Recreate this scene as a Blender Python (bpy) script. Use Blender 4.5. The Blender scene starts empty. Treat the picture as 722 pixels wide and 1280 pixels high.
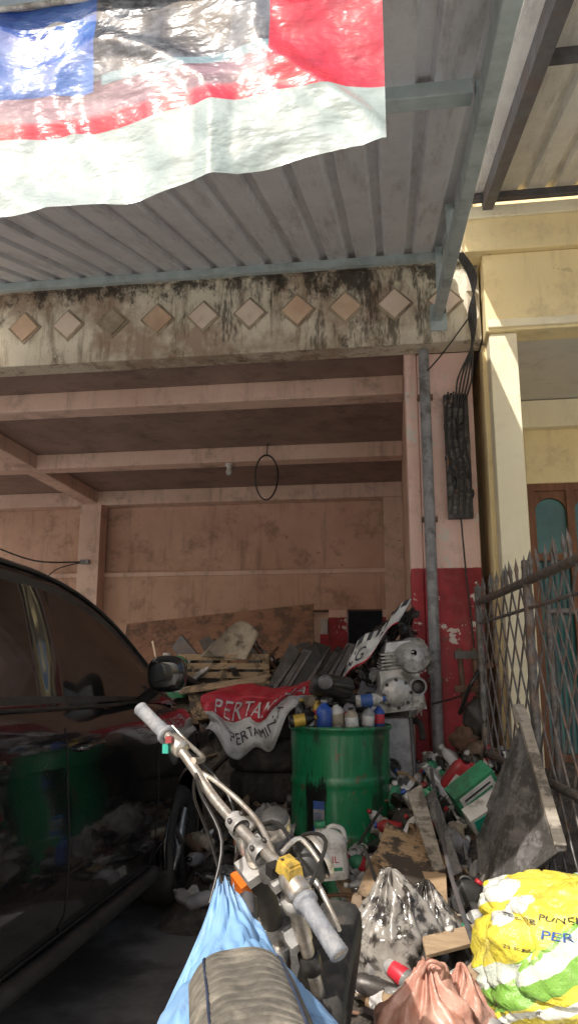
import bpy, math, random
from mathutils import Vector, Matrix, noise, Euler
R=random.Random(11)
sc=bpy.context.scene
V=Vector
def sm(a,b,x):
    t=max(0,min(1,(x-a)/(b-a))); return t*t*(3-2*t)
def nz(x,y,z=0,f=1.0): return noise.noise(V((x*f,y*f,z*f)))
# ---------------------------------------------------------------- materials
class NB:
    def __init__(s,name):
        m=bpy.data.materials.new(name); m.use_nodes=True; s.m=m; s.nt=m.node_tree; s.nt.nodes.clear()
        s.o=s.nt.nodes.new('ShaderNodeOutputMaterial'); s.b=s.nt.nodes.new('ShaderNodeBsdfPrincipled')
        s.nt.links.new(s.b.outputs[0],s.o.inputs[0]); s.tc=s.nt.nodes.new('ShaderNodeTexCoord')
        s.sep=None
    def put(s,sock,v):
        if isinstance(v,bpy.types.NodeSocket): s.nt.links.new(v,sock)
        elif isinstance(v,(tuple,list)): sock.default_value=(v[0],v[1],v[2],1) if len(sock.default_value)==4 else tuple(v)[:3]
        else: sock.default_value=v
    def noise(s,scale,detail=5,rough=.6,st=(1,1,1),dist=0,off=(0,0,0)):
        mp=s.nt.nodes.new('ShaderNodeMapping'); mp.inputs['Scale'].default_value=st; mp.inputs['Location'].default_value=off
        s.nt.links.new(s.tc.outputs['Object'],mp.inputs[0])
        n=s.nt.nodes.new('ShaderNodeTexNoise'); n.inputs['Scale'].default_value=scale; n.inputs['Detail'].default_value=min(detail,5)
        n.inputs['Roughness'].default_value=rough; n.inputs['Distortion'].default_value=dist
        s.nt.links.new(mp.outputs[0],n.inputs['Vector']); return n.outputs['Fac']
    def rng(s,f,lo,hi,a=0.0,b=1.0):
        n=s.nt.nodes.new('ShaderNodeMapRange'); n.interpolation_type='SMOOTHSTEP'
        s.put(n.inputs[0],f); n.inputs[1].default_value=lo; n.inputs[2].default_value=hi; n.inputs[3].default_value=a; n.inputs[4].default_value=b
        return n.outputs[0]
    def mix(s,f,a,b):
        n=s.nt.nodes.new('ShaderNodeMix'); n.data_type='RGBA'; s.put(n.inputs[0],f); s.put(n.inputs[6],a); s.put(n.inputs[7],b); return n.outputs[2]
    def math(s,op,a,b=0.0):
        n=s.nt.nodes.new('ShaderNodeMath'); n.operation=op; s.put(n.inputs[0],a); s.put(n.inputs[1],b); return n.outputs[0]
    def mul(s,*a):
        r=a[0]
        for q in a[1:]: r=s.math('MULTIPLY',r,q)
        return r
    def co(s,i):
        if not s.sep:
            s.sep=s.nt.nodes.new('ShaderNodeSeparateXYZ'); s.nt.links.new(s.tc.outputs['Object'],s.sep.inputs[0])
        return s.sep.outputs[i]
    def bump(s,f,strength=.3,dist=.01):
        n=s.nt.nodes.new('ShaderNodeBump'); n.inputs['Strength'].default_value=strength; n.inputs['Distance'].default_value=dist
        s.put(n.inputs['Height'],f); s.nt.links.new(n.outputs[0],s.b.inputs['Normal'])
    def fin(s,col,rough=.7,metal=0,coat=0,spec=None,trans=None):
        s.put(s.b.inputs['Base Color'],col); s.put(s.b.inputs['Roughness'],rough); s.put(s.b.inputs['Metallic'],metal)
        if coat: s.b.inputs['Coat Weight'].default_value=coat; s.b.inputs['Coat Roughness'].default_value=.04
        if spec is not None: s.b.inputs['Specular IOR Level'].default_value=spec
        return s.m
def MT(name,c1,c2=None,rough=.6,metal=0,scale=10,bump=.25,dirt=.5,dcol=(.05,.04,.03),st=(1,1,1),coat=0,bd=.005,dscale=None,spec=None):
    b=NB(name); c2=c2 or tuple(x*.7 for x in c1)
    n=b.noise(scale,4,st=st); c=b.mix(b.rng(n,.3,.7),c1,c2)
    n2=b.noise(dscale or scale*.35,5,.7,st=st,off=(3,7,1))
    if dirt: c=b.mix(b.math('MULTIPLY',b.rng(n2,.45,.68),dirt),c,dcol)
    if bump: b.bump(b.math('ADD',n,n2),bump,bd)
    return b.fin(c,b.rng(n2,.3,.7,max(.02,rough-.12),min(1,rough+.15)),metal,coat,spec)
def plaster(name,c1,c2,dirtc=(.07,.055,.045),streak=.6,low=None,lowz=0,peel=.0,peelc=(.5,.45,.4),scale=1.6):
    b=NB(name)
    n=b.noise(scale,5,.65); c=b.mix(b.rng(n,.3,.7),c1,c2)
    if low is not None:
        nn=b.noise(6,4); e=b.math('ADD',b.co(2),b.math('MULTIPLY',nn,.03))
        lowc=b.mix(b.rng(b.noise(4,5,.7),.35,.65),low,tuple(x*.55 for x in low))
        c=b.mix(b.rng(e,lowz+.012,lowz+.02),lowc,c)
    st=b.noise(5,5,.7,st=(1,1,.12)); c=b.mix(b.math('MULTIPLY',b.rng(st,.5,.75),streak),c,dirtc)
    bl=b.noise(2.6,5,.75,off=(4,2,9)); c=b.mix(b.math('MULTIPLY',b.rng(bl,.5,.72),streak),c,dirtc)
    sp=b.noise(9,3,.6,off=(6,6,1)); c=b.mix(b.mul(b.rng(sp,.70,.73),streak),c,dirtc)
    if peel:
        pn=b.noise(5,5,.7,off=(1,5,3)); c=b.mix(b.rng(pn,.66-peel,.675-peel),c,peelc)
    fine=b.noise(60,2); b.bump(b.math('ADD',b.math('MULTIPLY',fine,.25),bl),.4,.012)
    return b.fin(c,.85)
m={}
m['salmon']=plaster('salmon_plaster',(.64,.42,.32),(.54,.34,.25),dirtc=(.16,.10,.07),streak=.55)
m['salmonbeam']=plaster('salmon_beam',(.76,.56,.46),(.66,.46,.37),dirtc=(.18,.12,.09),streak=.55)
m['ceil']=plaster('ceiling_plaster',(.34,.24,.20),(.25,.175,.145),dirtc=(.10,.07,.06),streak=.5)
m['col']=plaster('column_plaster',(.86,.62,.55),(.78,.53,.46),dirtc=(.18,.12,.10),streak=.55,low=(.48,.06,.075),lowz=1.96,peel=.07,peelc=(.72,.64,.58))
m['yellow']=plaster('yellow_plaster',(.90,.76,.44),(.86,.70,.38),dirtc=(.42,.33,.18),streak=.4)
m['cream']=plaster('cream_plaster',(.90,.83,.60),(.86,.77,.54),dirtc=(.42,.34,.22),streak=.35)
m['grayceil']=plaster('porch_ceiling',(.7,.67,.6),(.65,.62,.55),streak=.2)
b=NB('facade_concrete'); n=b.noise(2.2,5,.65); c=b.mix(b.rng(n,.3,.7),(.82,.76,.62),(.70,.63,.49))
z=b.co(2); top=b.rng(z,3.8,4.2); bot=b.rng(z,3.72,3.55)
hx=b.mul(b.rng(b.co(0),-1.9,-.9),b.rng(b.co(0),.6,-.1))
st=b.noise(7,5,.75,st=(1,1,.14)); c=b.mix(b.mul(b.rng(st,.48,.66),.75),c,(.25,.19,.13))
rs=b.noise(1.1,5,.7,off=(9,1,4)); c=b.mix(b.mul(b.rng(rs,.48,.62),.65),c,(.27,.14,.08))
bl=b.noise(3.5,5,.85,off=(2,3,4),st=(1,1,.6)); mk=b.mul(b.rng(b.math('ADD',b.math('ADD',bl,b.math('MULTIPLY',top,.16)),b.mul(hx,.035)),.58,.73),.9); c=b.mix(mk,c,(.045,.04,.032))
st2=b.noise(4,5,.85,st=(1,1,.22),off=(7,2,1)); c=b.mix(b.mul(b.rng(b.math('ADD',st2,b.mul(hx,.03)),.56,.68),.8),c,(.06,.05,.035))
c=b.mix(b.math('MULTIPLY',bot,.3),c,(.25,.18,.12)); b.bump(b.math('ADD',bl,b.noise(50,2)),.5,.01); m['facade']=b.fin(c,.9)
m['tile']=MT('tile_tan',(.82,.62,.44),(.66,.44,.30),rough=.5,scale=3,dirt=.6,dcol=(.28,.17,.1),bump=.1)
m['tile2']=MT('tile_pink',(.86,.74,.62),(.76,.6,.48),rough=.5,scale=3,dirt=.6,dcol=(.3,.2,.13),bump=.1)
m['mortar']=MT('tile_surround',(.5,.42,.32),(.3,.24,.17),rough=.9,scale=8)
def roofm(name,c1,c2,r):
    b=NB(name); n=b.noise(3,5,.7); c=b.mix(b.rng(n,.3,.7),c1,c2); v=b.noise(90,2); c=b.mix(b.math('MULTIPLY',b.rng(v,.5,.7),.25),c,(.9,.92,.95))
    s2=b.noise(3,5,.75,st=(3,.35,1),off=(5,5,5)); c=b.mix(b.math('MULTIPLY',b.rng(s2,.48,.7),.5),c,(.30,.28,.27)); b.bump(n,.1,.01)
    return b.fin(c,b.rng(s2,.3,.7,r,r+.25),.1)
m['zinc']=roofm('zinc_sheet',(.74,.76,.81),(.64,.66,.71),.4)
m['zinc2']=roofm('zinc_sheet_old',(.76,.74,.68),(.62,.60,.55),.45)
m['steelgreen']=MT('painted_steel',(.46,.54,.54),(.38,.45,.45),rough=.5,scale=9,dirt=.4,bump=.1)
m['darksteel']=MT('dark_steel',(.11,.11,.12),(.07,.07,.075),rough=.55,scale=12,dirt=.4,dcol=(.18,.1,.06))
m['fence']=MT('fence_iron',(.2,.19,.18),(.09,.08,.075),rough=.5,metal=.3,scale=25,dirt=.6,dcol=(.25,.13,.07))
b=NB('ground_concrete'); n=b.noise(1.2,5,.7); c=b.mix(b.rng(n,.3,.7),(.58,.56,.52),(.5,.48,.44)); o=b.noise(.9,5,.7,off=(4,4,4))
inside=b.rng(b.co(1),1.3,2.3); c=b.mix(inside,c,b.mix(b.rng(o,.42,.58),(.16,.155,.15),(.05,.048,.047)))  # front ground, out of view, made paler to bounce light under the canopy
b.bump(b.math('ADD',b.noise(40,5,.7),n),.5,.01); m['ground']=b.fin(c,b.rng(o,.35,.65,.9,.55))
b=NB('car_paint'); n=b.noise(6,5,.7); n2=b.noise(120,3,.6)
c=b.mix(b.math('MULTIPLY',b.rng(n,.4,.8),.5),(.004,.004,.006),(.016,.015,.015)); b.bump(n,.02,.004)
m['paint']=b.fin(c,b.rng(n2,.3,.8,.08,.3),0,1)
b=NB('car_glass'); n=b.noise(4,5); m['glass']=b.fin(b.mix(b.rng(n,.4,.7),(.012,.012,.011),(.03,.027,.024)),b.rng(n,.3,.7,.04,.12),0,.5)
m['blackplastic']=MT('black_plastic',(.02,.02,.02),(.035,.033,.03),rough=.45,scale=15,dirt=.3,dcol=(.09,.08,.07))
m['rubber']=MT('tyre_rubber',(.025,.024,.023),(.05,.047,.042),rough=.85,scale=18,dirt=.6,dcol=(.13,.11,.09))
m['alloy']=MT('alloy',(.5,.5,.5),(.35,.35,.36),rough=.35,metal=.9,scale=20,dirt=.4)
m['chrome']=MT('worn_chrome',(.66,.62,.56),(.45,.40,.34),rough=.33,metal=.75,scale=30,dirt=.75,dcol=(.2,.14,.09),dscale=14)
m['castalu']=MT('cast_aluminium',(.6,.59,.57),(.42,.41,.39),rough=.45,metal=.5,scale=14,dirt=.85,dcol=(.07,.06,.05),bump=.5,dscale=8)
m['iron']=MT('greasy_iron',(.10,.09,.085),(.05,.045,.042),rough=.45,metal=.4,scale=14,dirt=.6,bump=.5)
m['rust']=MT('rusty_iron',(.24,.13,.08),(.13,.08,.06),rough=.8,metal=.2,scale=14,dirt=.5,bump=.5)
m['grip']=MT('grip_rubber',(.24,.25,.27),(.16,.165,.18),rough=.6,scale=60,dirt=.5,dcol=(.38,.36,.33),bump=.5)
m['orange']=MT('orange_lens',(.75,.2,.03),(.6,.13,.015),rough=.25,scale=10,dirt=.4)
m['red']=MT('red_plastic',(.45,.03,.04),(.36,.02,.025),rough=.35,scale=10,dirt=.6)
m['teal']=MT('green_switch',(.02,.4,.3),rough=.4,dirt=.3)
m['yellowp']=MT('yellow_brass',(.7,.48,.08),(.5,.33,.06),rough=.4,metal=.2,scale=25,dirt=.7,dscale=12)
m['bluecloth']=MT('blue_vinyl',(.20,.37,.60),(.15,.30,.52),rough=.55,scale=7,dirt=.5,dcol=(.34,.36,.38),bump=.5,bd=.006,dscale=3)
m['darkblue']=MT('dark_blue_vinyl',(.04,.055,.1),(.025,.035,.07),rough=.55,scale=12,dirt=.3,dcol=(.25,.25,.22))
m['seat']=MT('dusty_seat_vinyl',(.155,.14,.115),(.095,.087,.073),rough=.9,scale=45,dirt=.85,dcol=(.30,.27,.215),bump=.6,bd=.002,dscale=9,spec=.25)
b=NB('drum_green'); n=b.noise(4,5,.7); c=b.mix(b.rng(n,.3,.7),(.013,.22,.085),(.009,.16,.06))
d=b.noise(5,5,.75,st=(1,1,.25),off=(2,1,2)); c=b.mix(b.mul(b.rng(d,.50,.62),.85),c,(.018,.03,.02)); r_=b.noise(9,5,.8); c=b.mix(b.mul(b.rng(r_,.58,.64),.75),c,(.16,.09,.05))
sc_=b.noise(30,3,.6,st=(1,1,.2),off=(1,8,2)); c=b.mix(b.mul(b.rng(sc_,.66,.7),.5),c,(.22,.33,.25))
dr=b.noise(9,5,.75,st=(2,1,.3)); x=b.co(0); zz=b.co(2)
xe=b.math('ADD',x,b.mul(b.math('SUBTRACT',dr,.5),.14)); ze=b.math('ADD',zz,b.mul(b.math('SUBTRACT',dr,.5),.6))
c=b.mix(b.mul(b.rng(xe,-.54,-.52),b.rng(xe,-.41,-.43),b.rng(ze,.36,.40),b.rng(ze,.70,.64)),c,(.012,.014,.012))
b.bump(n,.35,.012); m['drum']=b.fin(c,b.rng(d,.3,.7,.28,.5),0,.3)
m['black']=MT('black_oil',(.014,.013,.012),(.025,.022,.02),rough=.3,scale=10,dirt=0)
m['white']=MT('white_plastic',(.62,.62,.59),(.5,.49,.46),rough=.4,scale=10,dirt=.85,dcol=(.13,.11,.09),dscale=11)
m['grayp']=MT('grey_plastic',(.34,.34,.35),(.23,.23,.24),rough=.45,scale=10,dirt=.7,dscale=9)
m['bluep']=MT('blue_plastic',(.03,.1,.45),(.03,.08,.32),rough=.35,dirt=.5)
m['greenp']=MT('green_plastic',(.05,.30,.15),(.04,.22,.11),rough=.4,dirt=.6,dscale=9)
m['brownp']=MT('brown_scrap',(.22,.155,.10),(.13,.09,.06),rough=.8,dirt=.6)
m['beige']=MT('beige_scrap',(.42,.36,.28),(.3,.26,.2),rough=.85,dirt=.8,dscale=9)
m['vinylwhite']=MT('white_vinyl',(.68,.67,.66),(.58,.57,.56),rough=.45,scale=5,dirt=.6,dcol=(.22,.2,.17),dscale=7)
m['vinylred']=MT('red_vinyl',(.58,.03,.05),(.46,.02,.035),rough=.45,scale=5,dirt=.4,dscale=5)
m['ink']=MT('print_ink',(.05,.05,.06),rough=.5,dirt=0)
m['inkblue']=MT('print_blue',(.05,.13,.42),rough=.5,dirt=.3)
def wood(name,c1,c2,st=(1,12,12),dirt=.5,sc_=3,dlo=.48):
    b=NB(name); n=b.noise(sc_,5,.7,st=st,dist=.6); c=b.mix(b.rng(n,.35,.65),c1,c2); d=b.noise(4,5,.8,off=(2,8,5))
    c=b.mix(b.math('MULTIPLY',b.rng(d,dlo,dlo+.1),dirt),c,(.04,.035,.03)); b.bump(b.math('ADD',n,d),.4,.006); return b.fin(c,.8)
m['wood']=wood('pallet_wood',(.44,.32,.20),(.33,.23,.14),dirt=.7)
m['plywood']=wood('plywood',(.44,.30,.17),(.35,.23,.13),dirt=.94,dlo=.46)
m['woodgrey']=wood('weathered_board',(.22,.21,.20),(.12,.115,.11),st=(1,2,8),dirt=.75,dlo=.46)
m['woodlight']=wood('board_edge',(.38,.34,.29),(.26,.23,.18),dirt=.7)
m['doorwood']=wood('door_wood',(.26,.12,.065),(.18,.08,.045),st=(12,12,1),dirt=.2)
m['board']=wood('brown_panel',(.30,.16,.10),(.22,.11,.07),st=(1,1,3),dirt=.6)
m['tealglass']=MT('teal_glass',(.05,.22,.22),(.03,.14,.15),rough=.12,scale=3,dirt=.3,bump=.05)
m['curtain']=MT('blue_curtain',(.25,.42,.48),(.12,.25,.32),rough=.9,scale=9,st=(6,6,.5),dirt=.2)
m['dark']=MT('dark_interior',(.02,.017,.015),rough=.9,dirt=0)
def sackm(name,off):
    b=NB(name); x=b.co(0); zz=b.co(2); w=b.noise(3,2,.5)
    q=b.math('ADD',b.math('ADD',b.math('ADD',b.math('MULTIPLY',x,-.7),zz),b.math('MULTIPLY',w,.06)),off)
    s1=b.math('SINE',b.math('MULTIPLY',q,22)); s2=b.math('SINE',b.math('ADD',b.math('MULTIPLY',b.math('ADD',q,b.mul(w,.12)),22),1.1))
    c=b.mix(b.rng(s1,.30,.34),(.72,.60,.07),(.20,.40,.07)); c=b.mix(b.mul(b.rng(s2,.90,.92),.95),c,(.68,.70,.66)); c=b.mix(b.mul(b.rng(s2,-.86,-.88),.95),c,(.62,.66,.58))
    wr=b.noise(9,5,.65,dist=.3); c=b.mix(b.math('MULTIPLY',b.rng(wr,.48,.7),.4),c,(.36,.33,.24))
    wv=b.noise(150,2,.5); b.bump(b.math('ADD',wr,b.math('MULTIPLY',wv,.12)),.8,.018); return b.fin(c,.36)
m['sack']=sackm('printed_sack',0.04)
b=NB('white_sack'); wr=b.noise(8,5,.65,dist=.4); st_=b.math('SINE',b.math('MULTIPLY',b.math('ADD',b.co(0),b.mul(b.co(2),.4)),70)); c=b.mix(b.rng(wr,.4,.7),(.66,.66,.66),(.5,.5,.5)); c=b.mix(b.mul(b.rng(st_,.5,.7),b.rng(b.noise(6,3),.45,.5),.8),c,(.12,.12,.14)); b.bump(wr,.8,.02); m['sack2']=b.fin(c,.45)
def bag(name,c1,c2,r=.3,lo=.35,hi=.65,sc_=7,bd=.008):
    b=NB(name); wr=b.noise(sc_,5,.6,dist=.3); c=b.mix(b.rng(wr,lo,hi),c1,c2); st=b.noise(22,3,.6,st=(1,1,.3)); b.bump(b.math('ADD',wr,b.mul(st,.5)),.8,bd); return b.fin(c,r,0,.3)
m['pinkbag']=bag('pink_bag',(.62,.37,.29),(.46,.22,.16),.42,sc_=14)
m['clearbag']=bag('clear_bag',(.26,.24,.215),(.035,.03,.026),.14,.46,.60,sc_=16)  # pale patches paint highlights of see-through plastic over a dark core
m['greybag']=bag('grey_cloth',(.36,.35,.34),(.14,.135,.13),.7)
m['whitebag']=bag('white_bag',(.5,.5,.5),(.25,.25,.25),.35)
m['rubble']=MT('rubbish_soil',(.11,.09,.075),(.04,.035,.03),rough=.8,scale=16,dirt=.5,bump=1,bd=.03)
b=NB('banner_print'); x=b.co(0); zz=b.co(2); w=b.noise(2.5,4,.5)
ze=b.math('ADD',zz,b.math('MULTIPLY',x,-.055)); ze2=b.math('ADD',ze,b.math('MULTIPLY',w,.05))
c=b.mix(b.rng(b.noise(2.2,4,.6),.35,.65),(.38,.44,.43),(.30,.36,.35))
red=b.mix(b.rng(b.noise(3,5,.6,st=(3,1,1)),.4,.65),(.52,.03,.055),(.36,.025,.045))
c=b.mix(b.rng(ze,2.602,2.606),c,red)
pk=b.mix(b.rng(b.noise(2,5,.6,st=(1,1,5)),.42,.6),(.30,.19,.23),(.12,.07,.09))
inx=b.rng(b.math('ADD',x,b.math('MULTIPLY',w,.05)),-.245,-.25)
c=b.mix(b.mul(b.rng(ze2,2.665,2.685),inx),c,pk)
scn=b.mix(b.rng(b.noise(6,5,.7),.42,.6),(.03,.03,.04),(.14,.15,.175))
c=b.mix(b.mul(b.rng(ze2,2.765,2.775),inx),c,scn)
c=b.mix(b.mul(b.rng(ze2,2.752,2.755),b.rng(ze2,2.785,2.78),b.rng(x,-.7,-.69),inx),c,(.17,.25,.29))
blue=b.mix(b.rng(b.noise(5,5),.4,.6),(.03,.075,.32),(.08,.17,.45))
c=b.mix(b.mul(b.rng(ze2,2.74,2.745),b.rng(x,-.715,-.72)),c,blue)
dx=b.math('SUBTRACT',x,-.83); dz=b.math('SUBTRACT',zz,2.845); rr=b.math('SQRT',b.math('ADD',b.mul(dx,dx),b.mul(dz,dz)))
c=b.mix(b.mul(b.rng(rr,.055,.053),b.rng(rr,.040,.042)),c,(.4,.4,.42)); c=b.mix(b.rng(rr,.03,.028),c,(.4,.4,.42))
wr=b.noise(3.2,4,.55,dist=.3,st=(1,1,1.8)); wr2=b.noise(1.3,3,.5,st=(2.6,1,1),off=(3,3,3)); wr3=b.noise(14,3,.5,st=(1,1,2))
b.bump(b.math('ADD',b.math('ADD',b.math('MULTIPLY',wr,.6),wr2),b.mul(wr3,.12)),1.0,.06)
m['banner']=b.fin(c,.26,0,.9)
m['cardboard']=MT('cardboard',(.40,.28,.16),(.3,.2,.12),rough=.9,scale=8,dirt=.95,dcol=(.045,.032,.024),dscale=6)
# ---------------------------------------------------------------- mesh accumulator
class Acc:
    def __init__(s,name): s.name=name; s.v=[]; s.f=[]; s.mi=[]; s.sm=[]; s.mats=[]
    def mat(s,k):
        if k not in s.mats: s.mats.append(k)
        return s.mats.index(k)
    def add(s,vs,fs,k,smooth=False,M=None):
        o=len(s.v)
        for p in vs: s.v.append(M@V(p) if M is not None else V(p))
        for i,f in enumerate(fs):
            s.f.append([o+j for j in f]); s.mi.append(s.mat(k[i] if isinstance(k,list) else k)); s.sm.append(smooth)
    def box(s,c,sz,k,rot=None,M=None,taper=1.0):
        x,y,z=[q/2 for q in sz]; vs=[(-x,-y,-z),(x,-y,-z),(x,y,-z),(-x,y,-z),(-x*taper,-y*taper,z),(x*taper,-y*taper,z),(x*taper,y*taper,z),(-x*taper,y*taper,z)]
        fs=[(0,3,2,1),(4,5,6,7),(0,1,5,4),(1,2,6,5),(2,3,7,6),(3,0,4,7)]
        T=Matrix.Translation(c)@(Euler(rot).to_matrix().to_4x4() if rot else Matrix())
        if M is not None: T=M@T
        s.add(vs,fs,k,False,T)
    def bx(s,x0,x1,y0,y1,z0,z1,k): s.box(((x0+x1)/2,(y0+y1)/2,(z0+z1)/2),(x1-x0,y1-y0,z1-z0),k)
    def tube(s,pts,r,k,n=8,closed=False,curve=True,sub=5,M=None,cap=True):
        P=[V(p) for p in pts]; rr=r if isinstance(r,(list,tuple)) else [r]*len(P)
        if curve and len(P)>2:
            Q=[];RR=[]; N=len(P); rg=range(N if closed else N-1)
            for i in rg:
                if closed: a,b_,c_,d=P[(i-1)%N],P[i],P[(i+1)%N],P[(i+2)%N]
                else: a=P[max(i-1,0)];b_=P[i];c_=P[i+1];d=P[min(i+2,N-1)]
                for j in range(sub):
                    t=j/sub; Q.append(.5*((2*b_)+(c_-a)*t+(2*a-5*b_+4*c_-d)*t*t+(3*b_-a-3*c_+d)*t**3)); RR.append(rr[i]*(1-t)+rr[(i+1)%N]*t)
            if not closed: Q.append(P[-1]);RR.append(rr[-1])
            P,rr=Q,RR
        N=len(P); vs=[];fs=[]
        T=(P[1]-P[0]).normalized(); u=T.orthogonal().normalized()
        for i in range(N):
            if closed: t=(P[(i+1)%N]-P[i-1])
            else: t=P[min(i+1,N-1)]-P[max(i-1,0)]
            t=t.normalized() if t.length>1e-9 else T
            u=(u-t*u.dot(t)); u=u.normalized() if u.length>1e-6 else t.orthogonal().normalized(); w=t.cross(u)
            for j in range(n):
                a=2*math.pi*j/n; vs.append(P[i]+(u*math.cos(a)+w*math.sin(a))*rr[i])
        for i in range(N if closed else N-1):
            for j in range(n):
                a=i*n+j;b_=i*n+(j+1)%n; i2=(i+1)%N; fs.append((a,b_,i2*n+(j+1)%n,i2*n+j))
        s.add(vs,fs,k,True,M)
        if cap and not closed:
            s.add(vs[:n],[tuple(reversed(range(n)))],k,False,M); s.add(vs[-n:],[tuple(range(n))],k,False,M)
    def lathe(s,prof,k,base=(0,0,0),axis=(0,0,1),n=20,sq=1.0,fn=None,M=None,spin=0):
        q=V(axis).to_track_quat('Z','Y').to_matrix().to_4x4(); T=Matrix.Translation(base)@q
        if M is not None: T=M@T
        vs=[];fs=[];ks=[]
        for i,(r,h) in enumerate(prof):
            for j in range(n):
                a=2*math.pi*j/n+spin; rr=r
                if fn: rr=fn(r,h,a,i)
                vs.append((rr*math.cos(a),rr*math.sin(a)*sq,h))
        for i in range(len(prof)-1):
            for j in range(n):
                fs.append((i*n+j,i*n+(j+1)%n,(i+1)*n+(j+1)%n,(i+1)*n+j)); ks.append(k[i] if isinstance(k,list) else k)
        s.add(vs,fs,ks,True,T)
    def grid(s,fn,nu,nv,k,smooth=True,kf=None,M=None):
        vs=[fn(i/nu,j/nv) for j in range(nv+1) for i in range(nu+1)]; fs=[];ks=[]
        for j in range(nv):
            for i in range(nu):
                a=j*(nu+1)+i; fs.append((a,a+1,a+nu+2,a+nu+1)); ks.append(kf((i+.5)/nu,(j+.5)/nv) if kf else k)
        s.add(vs,fs,ks,smooth,M)
    def blob(s,c,r,k,amp=.15,f=3,n=28,seed=0,e=1.0,M=None,flat=None,fold=0,crz=.45,smooth=True):
        vs=[];fs=[];m_=n//2
        for j in range(m_+1):
            th=math.pi*j/m_
            for i in range(n):
                vs.append(V(c)+blobp(th,2*math.pi*i/n,r,amp,f,seed,e,flat,fold,crz))
        for j in range(m_):
            for i in range(n): fs.append((j*n+i,(j+1)*n+i,(j+1)*n+(i+1)%n,j*n+(i+1)%n))
        s.add(vs,fs,k,smooth,M)
    def slab(s,q,t,k):
        q=[V(p) for p in q]; nn=(q[1]-q[0]).cross(q[2]-q[0]).normalized()*t
        vs=q+[p-nn for p in q]; s.add(vs,[(0,1,2,3),(7,6,5,4),(0,4,5,1),(1,5,6,2),(2,6,7,3),(3,7,4,0)],k)
    def text(s,txt,fn,k,u0,v0,w,h):
        cu=bpy.data.curves.new('t','FONT'); cu.body=txt; cu.size=1; cu.resolution_u=3; ob=bpy.data.objects.new('t',cu); sc.collection.objects.link(ob)
        dg=bpy.context.evaluated_depsgraph_get(); me=ob.evaluated_get(dg).to_mesh()
        xs=[v.co.x for v in me.vertices]; ys=[v.co.y for v in me.vertices]; x0,x1,y0,y1=min(xs),max(xs),min(ys),max(ys)
        vs=[fn(u0+(v.co.x-x0)/(x1-x0)*w,v0+(v.co.y-y0)/(y1-y0)*h) for v in me.vertices]; fs=[tuple(p.vertices) for p in me.polygons]
        s.add(vs,fs,k); bpy.data.objects.remove(ob); bpy.data.curves.remove(cu)
    def done(s,parent=None,bevel=0,solid=0):
        me=bpy.data.meshes.new(s.name); me.from_pydata([tuple(p) for p in s.v],[],s.f); me.update()
        for k in s.mats: me.materials.append(m[k])
        me.polygons.foreach_set('material_index',s.mi); me.polygons.foreach_set('use_smooth',s.sm); me.update()
        o=bpy.data.objects.new(s.name,me); sc.collection.objects.link(o)
        if parent: o.parent=parent
        if solid: q=o.modifiers.new('s','SOLIDIFY'); q.thickness=solid
        if bevel: q=o.modifiers.new('b','BEVEL'); q.width=bevel; q.segments=2; q.limit_method='ANGLE'; q.angle_limit=.7
        return o
def blobp(th,ph,r,amp,f,seed,e,flat=None,fold=0,crz=.45):
    d=V((math.sin(th)*math.cos(ph),math.sin(th)*math.sin(ph),math.cos(th)))
    if e!=1.0: d=V([math.copysign(abs(q)**e,q) for q in d])
    g=1+amp*noise.fractal(d*f+V((seed,seed*2,0)),1.1,2.1,3)
    for k,(ff,ww) in enumerate(((1.1,1.0),(2.3,.6),(4.5,.3))):
        cn=abs(noise.noise(d*f*ff+V((k*7.3,seed,5)))); g-=amp*crz*ww*max(0,1-cn*5)**1.5
    if fold:
        g*=1+fold*math.sin(ph*9+4*noise.noise(d*1.5+V((seed,0,0))))*max(0,math.cos(th))**.7
    p=V((d.x*r[0]*g,d.y*r[1]*g,d.z*r[2]*g))
    if flat is not None and p.z<flat: p.z=flat
    return p
# crumpled plastic bag: faceted folds (voronoi ridges) gathered to a neck
def plasticbag(A,c,r,k,seed,n=110,neck=.35):
    pts=[]
    rg=random.Random(seed)
    for i in range(60):
        a=V((rg.gauss(0,1),rg.gauss(0,1),rg.gauss(0,1))).normalized(); pts.append((a,rg.uniform(.86,1.08)))
    vs=[];fs=[];m_=n//2
    for j in range(m_+1):
        th=math.pi*j/m_
        for i in range(n):
            ph=2*math.pi*i/n; d=V((math.sin(th)*math.cos(ph),math.sin(th)*math.sin(ph),math.cos(th)))
            dd=(d+.16*V((nz(d.x*3,d.y*3,d.z*3+seed),nz(d.y*3,d.z*3,d.x*3+seed+4),nz(d.z*3,d.x*3,d.y*3+seed+8)))).normalized()
            g=min(h/max(.25,a.dot(dd)) for a,h in pts)   # intersection of planes -> flat facets with creases
            g=min(g,1.12)*(1+.03*nz(d.x*9,d.y*9,d.z*9+seed)+.015*nz(d.x*24,d.y*24,d.z*24+seed))
            top=max(0,math.cos(th)); g*=1+.10*top**.6*math.sin(ph*11+5*nz(d.x*2,d.y*2,seed))
            z=d.z*r[2]*g*(1+neck*top**6)
            vs.append(V(c)+V((d.x*r[0]*g*(1-.25*top**3),d.y*r[1]*g*(1-.25*top**3),max(z,-r[2]*.85))))
    for j in range(m_):
        for i in range(n): fs.append((j*n+i,(j+1)*n+i,(j+1)*n+(i+1)%n,j*n+(i+1)%n))
    A.add(vs,fs,k,True)
def empty(name,loc=(0,0,0)):
    e=bpy.data.objects.new(name,None); sc.collection.objects.link(e); return e
H0=1.25
# ---------------------------------------------------------------- ground
A=Acc('ground'); 
A.add([(-400,-400,0),(400,-400,0),(400,400,0),(-400,400,0)],[(0,1,2,3)],'ground'); A.done()
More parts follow.
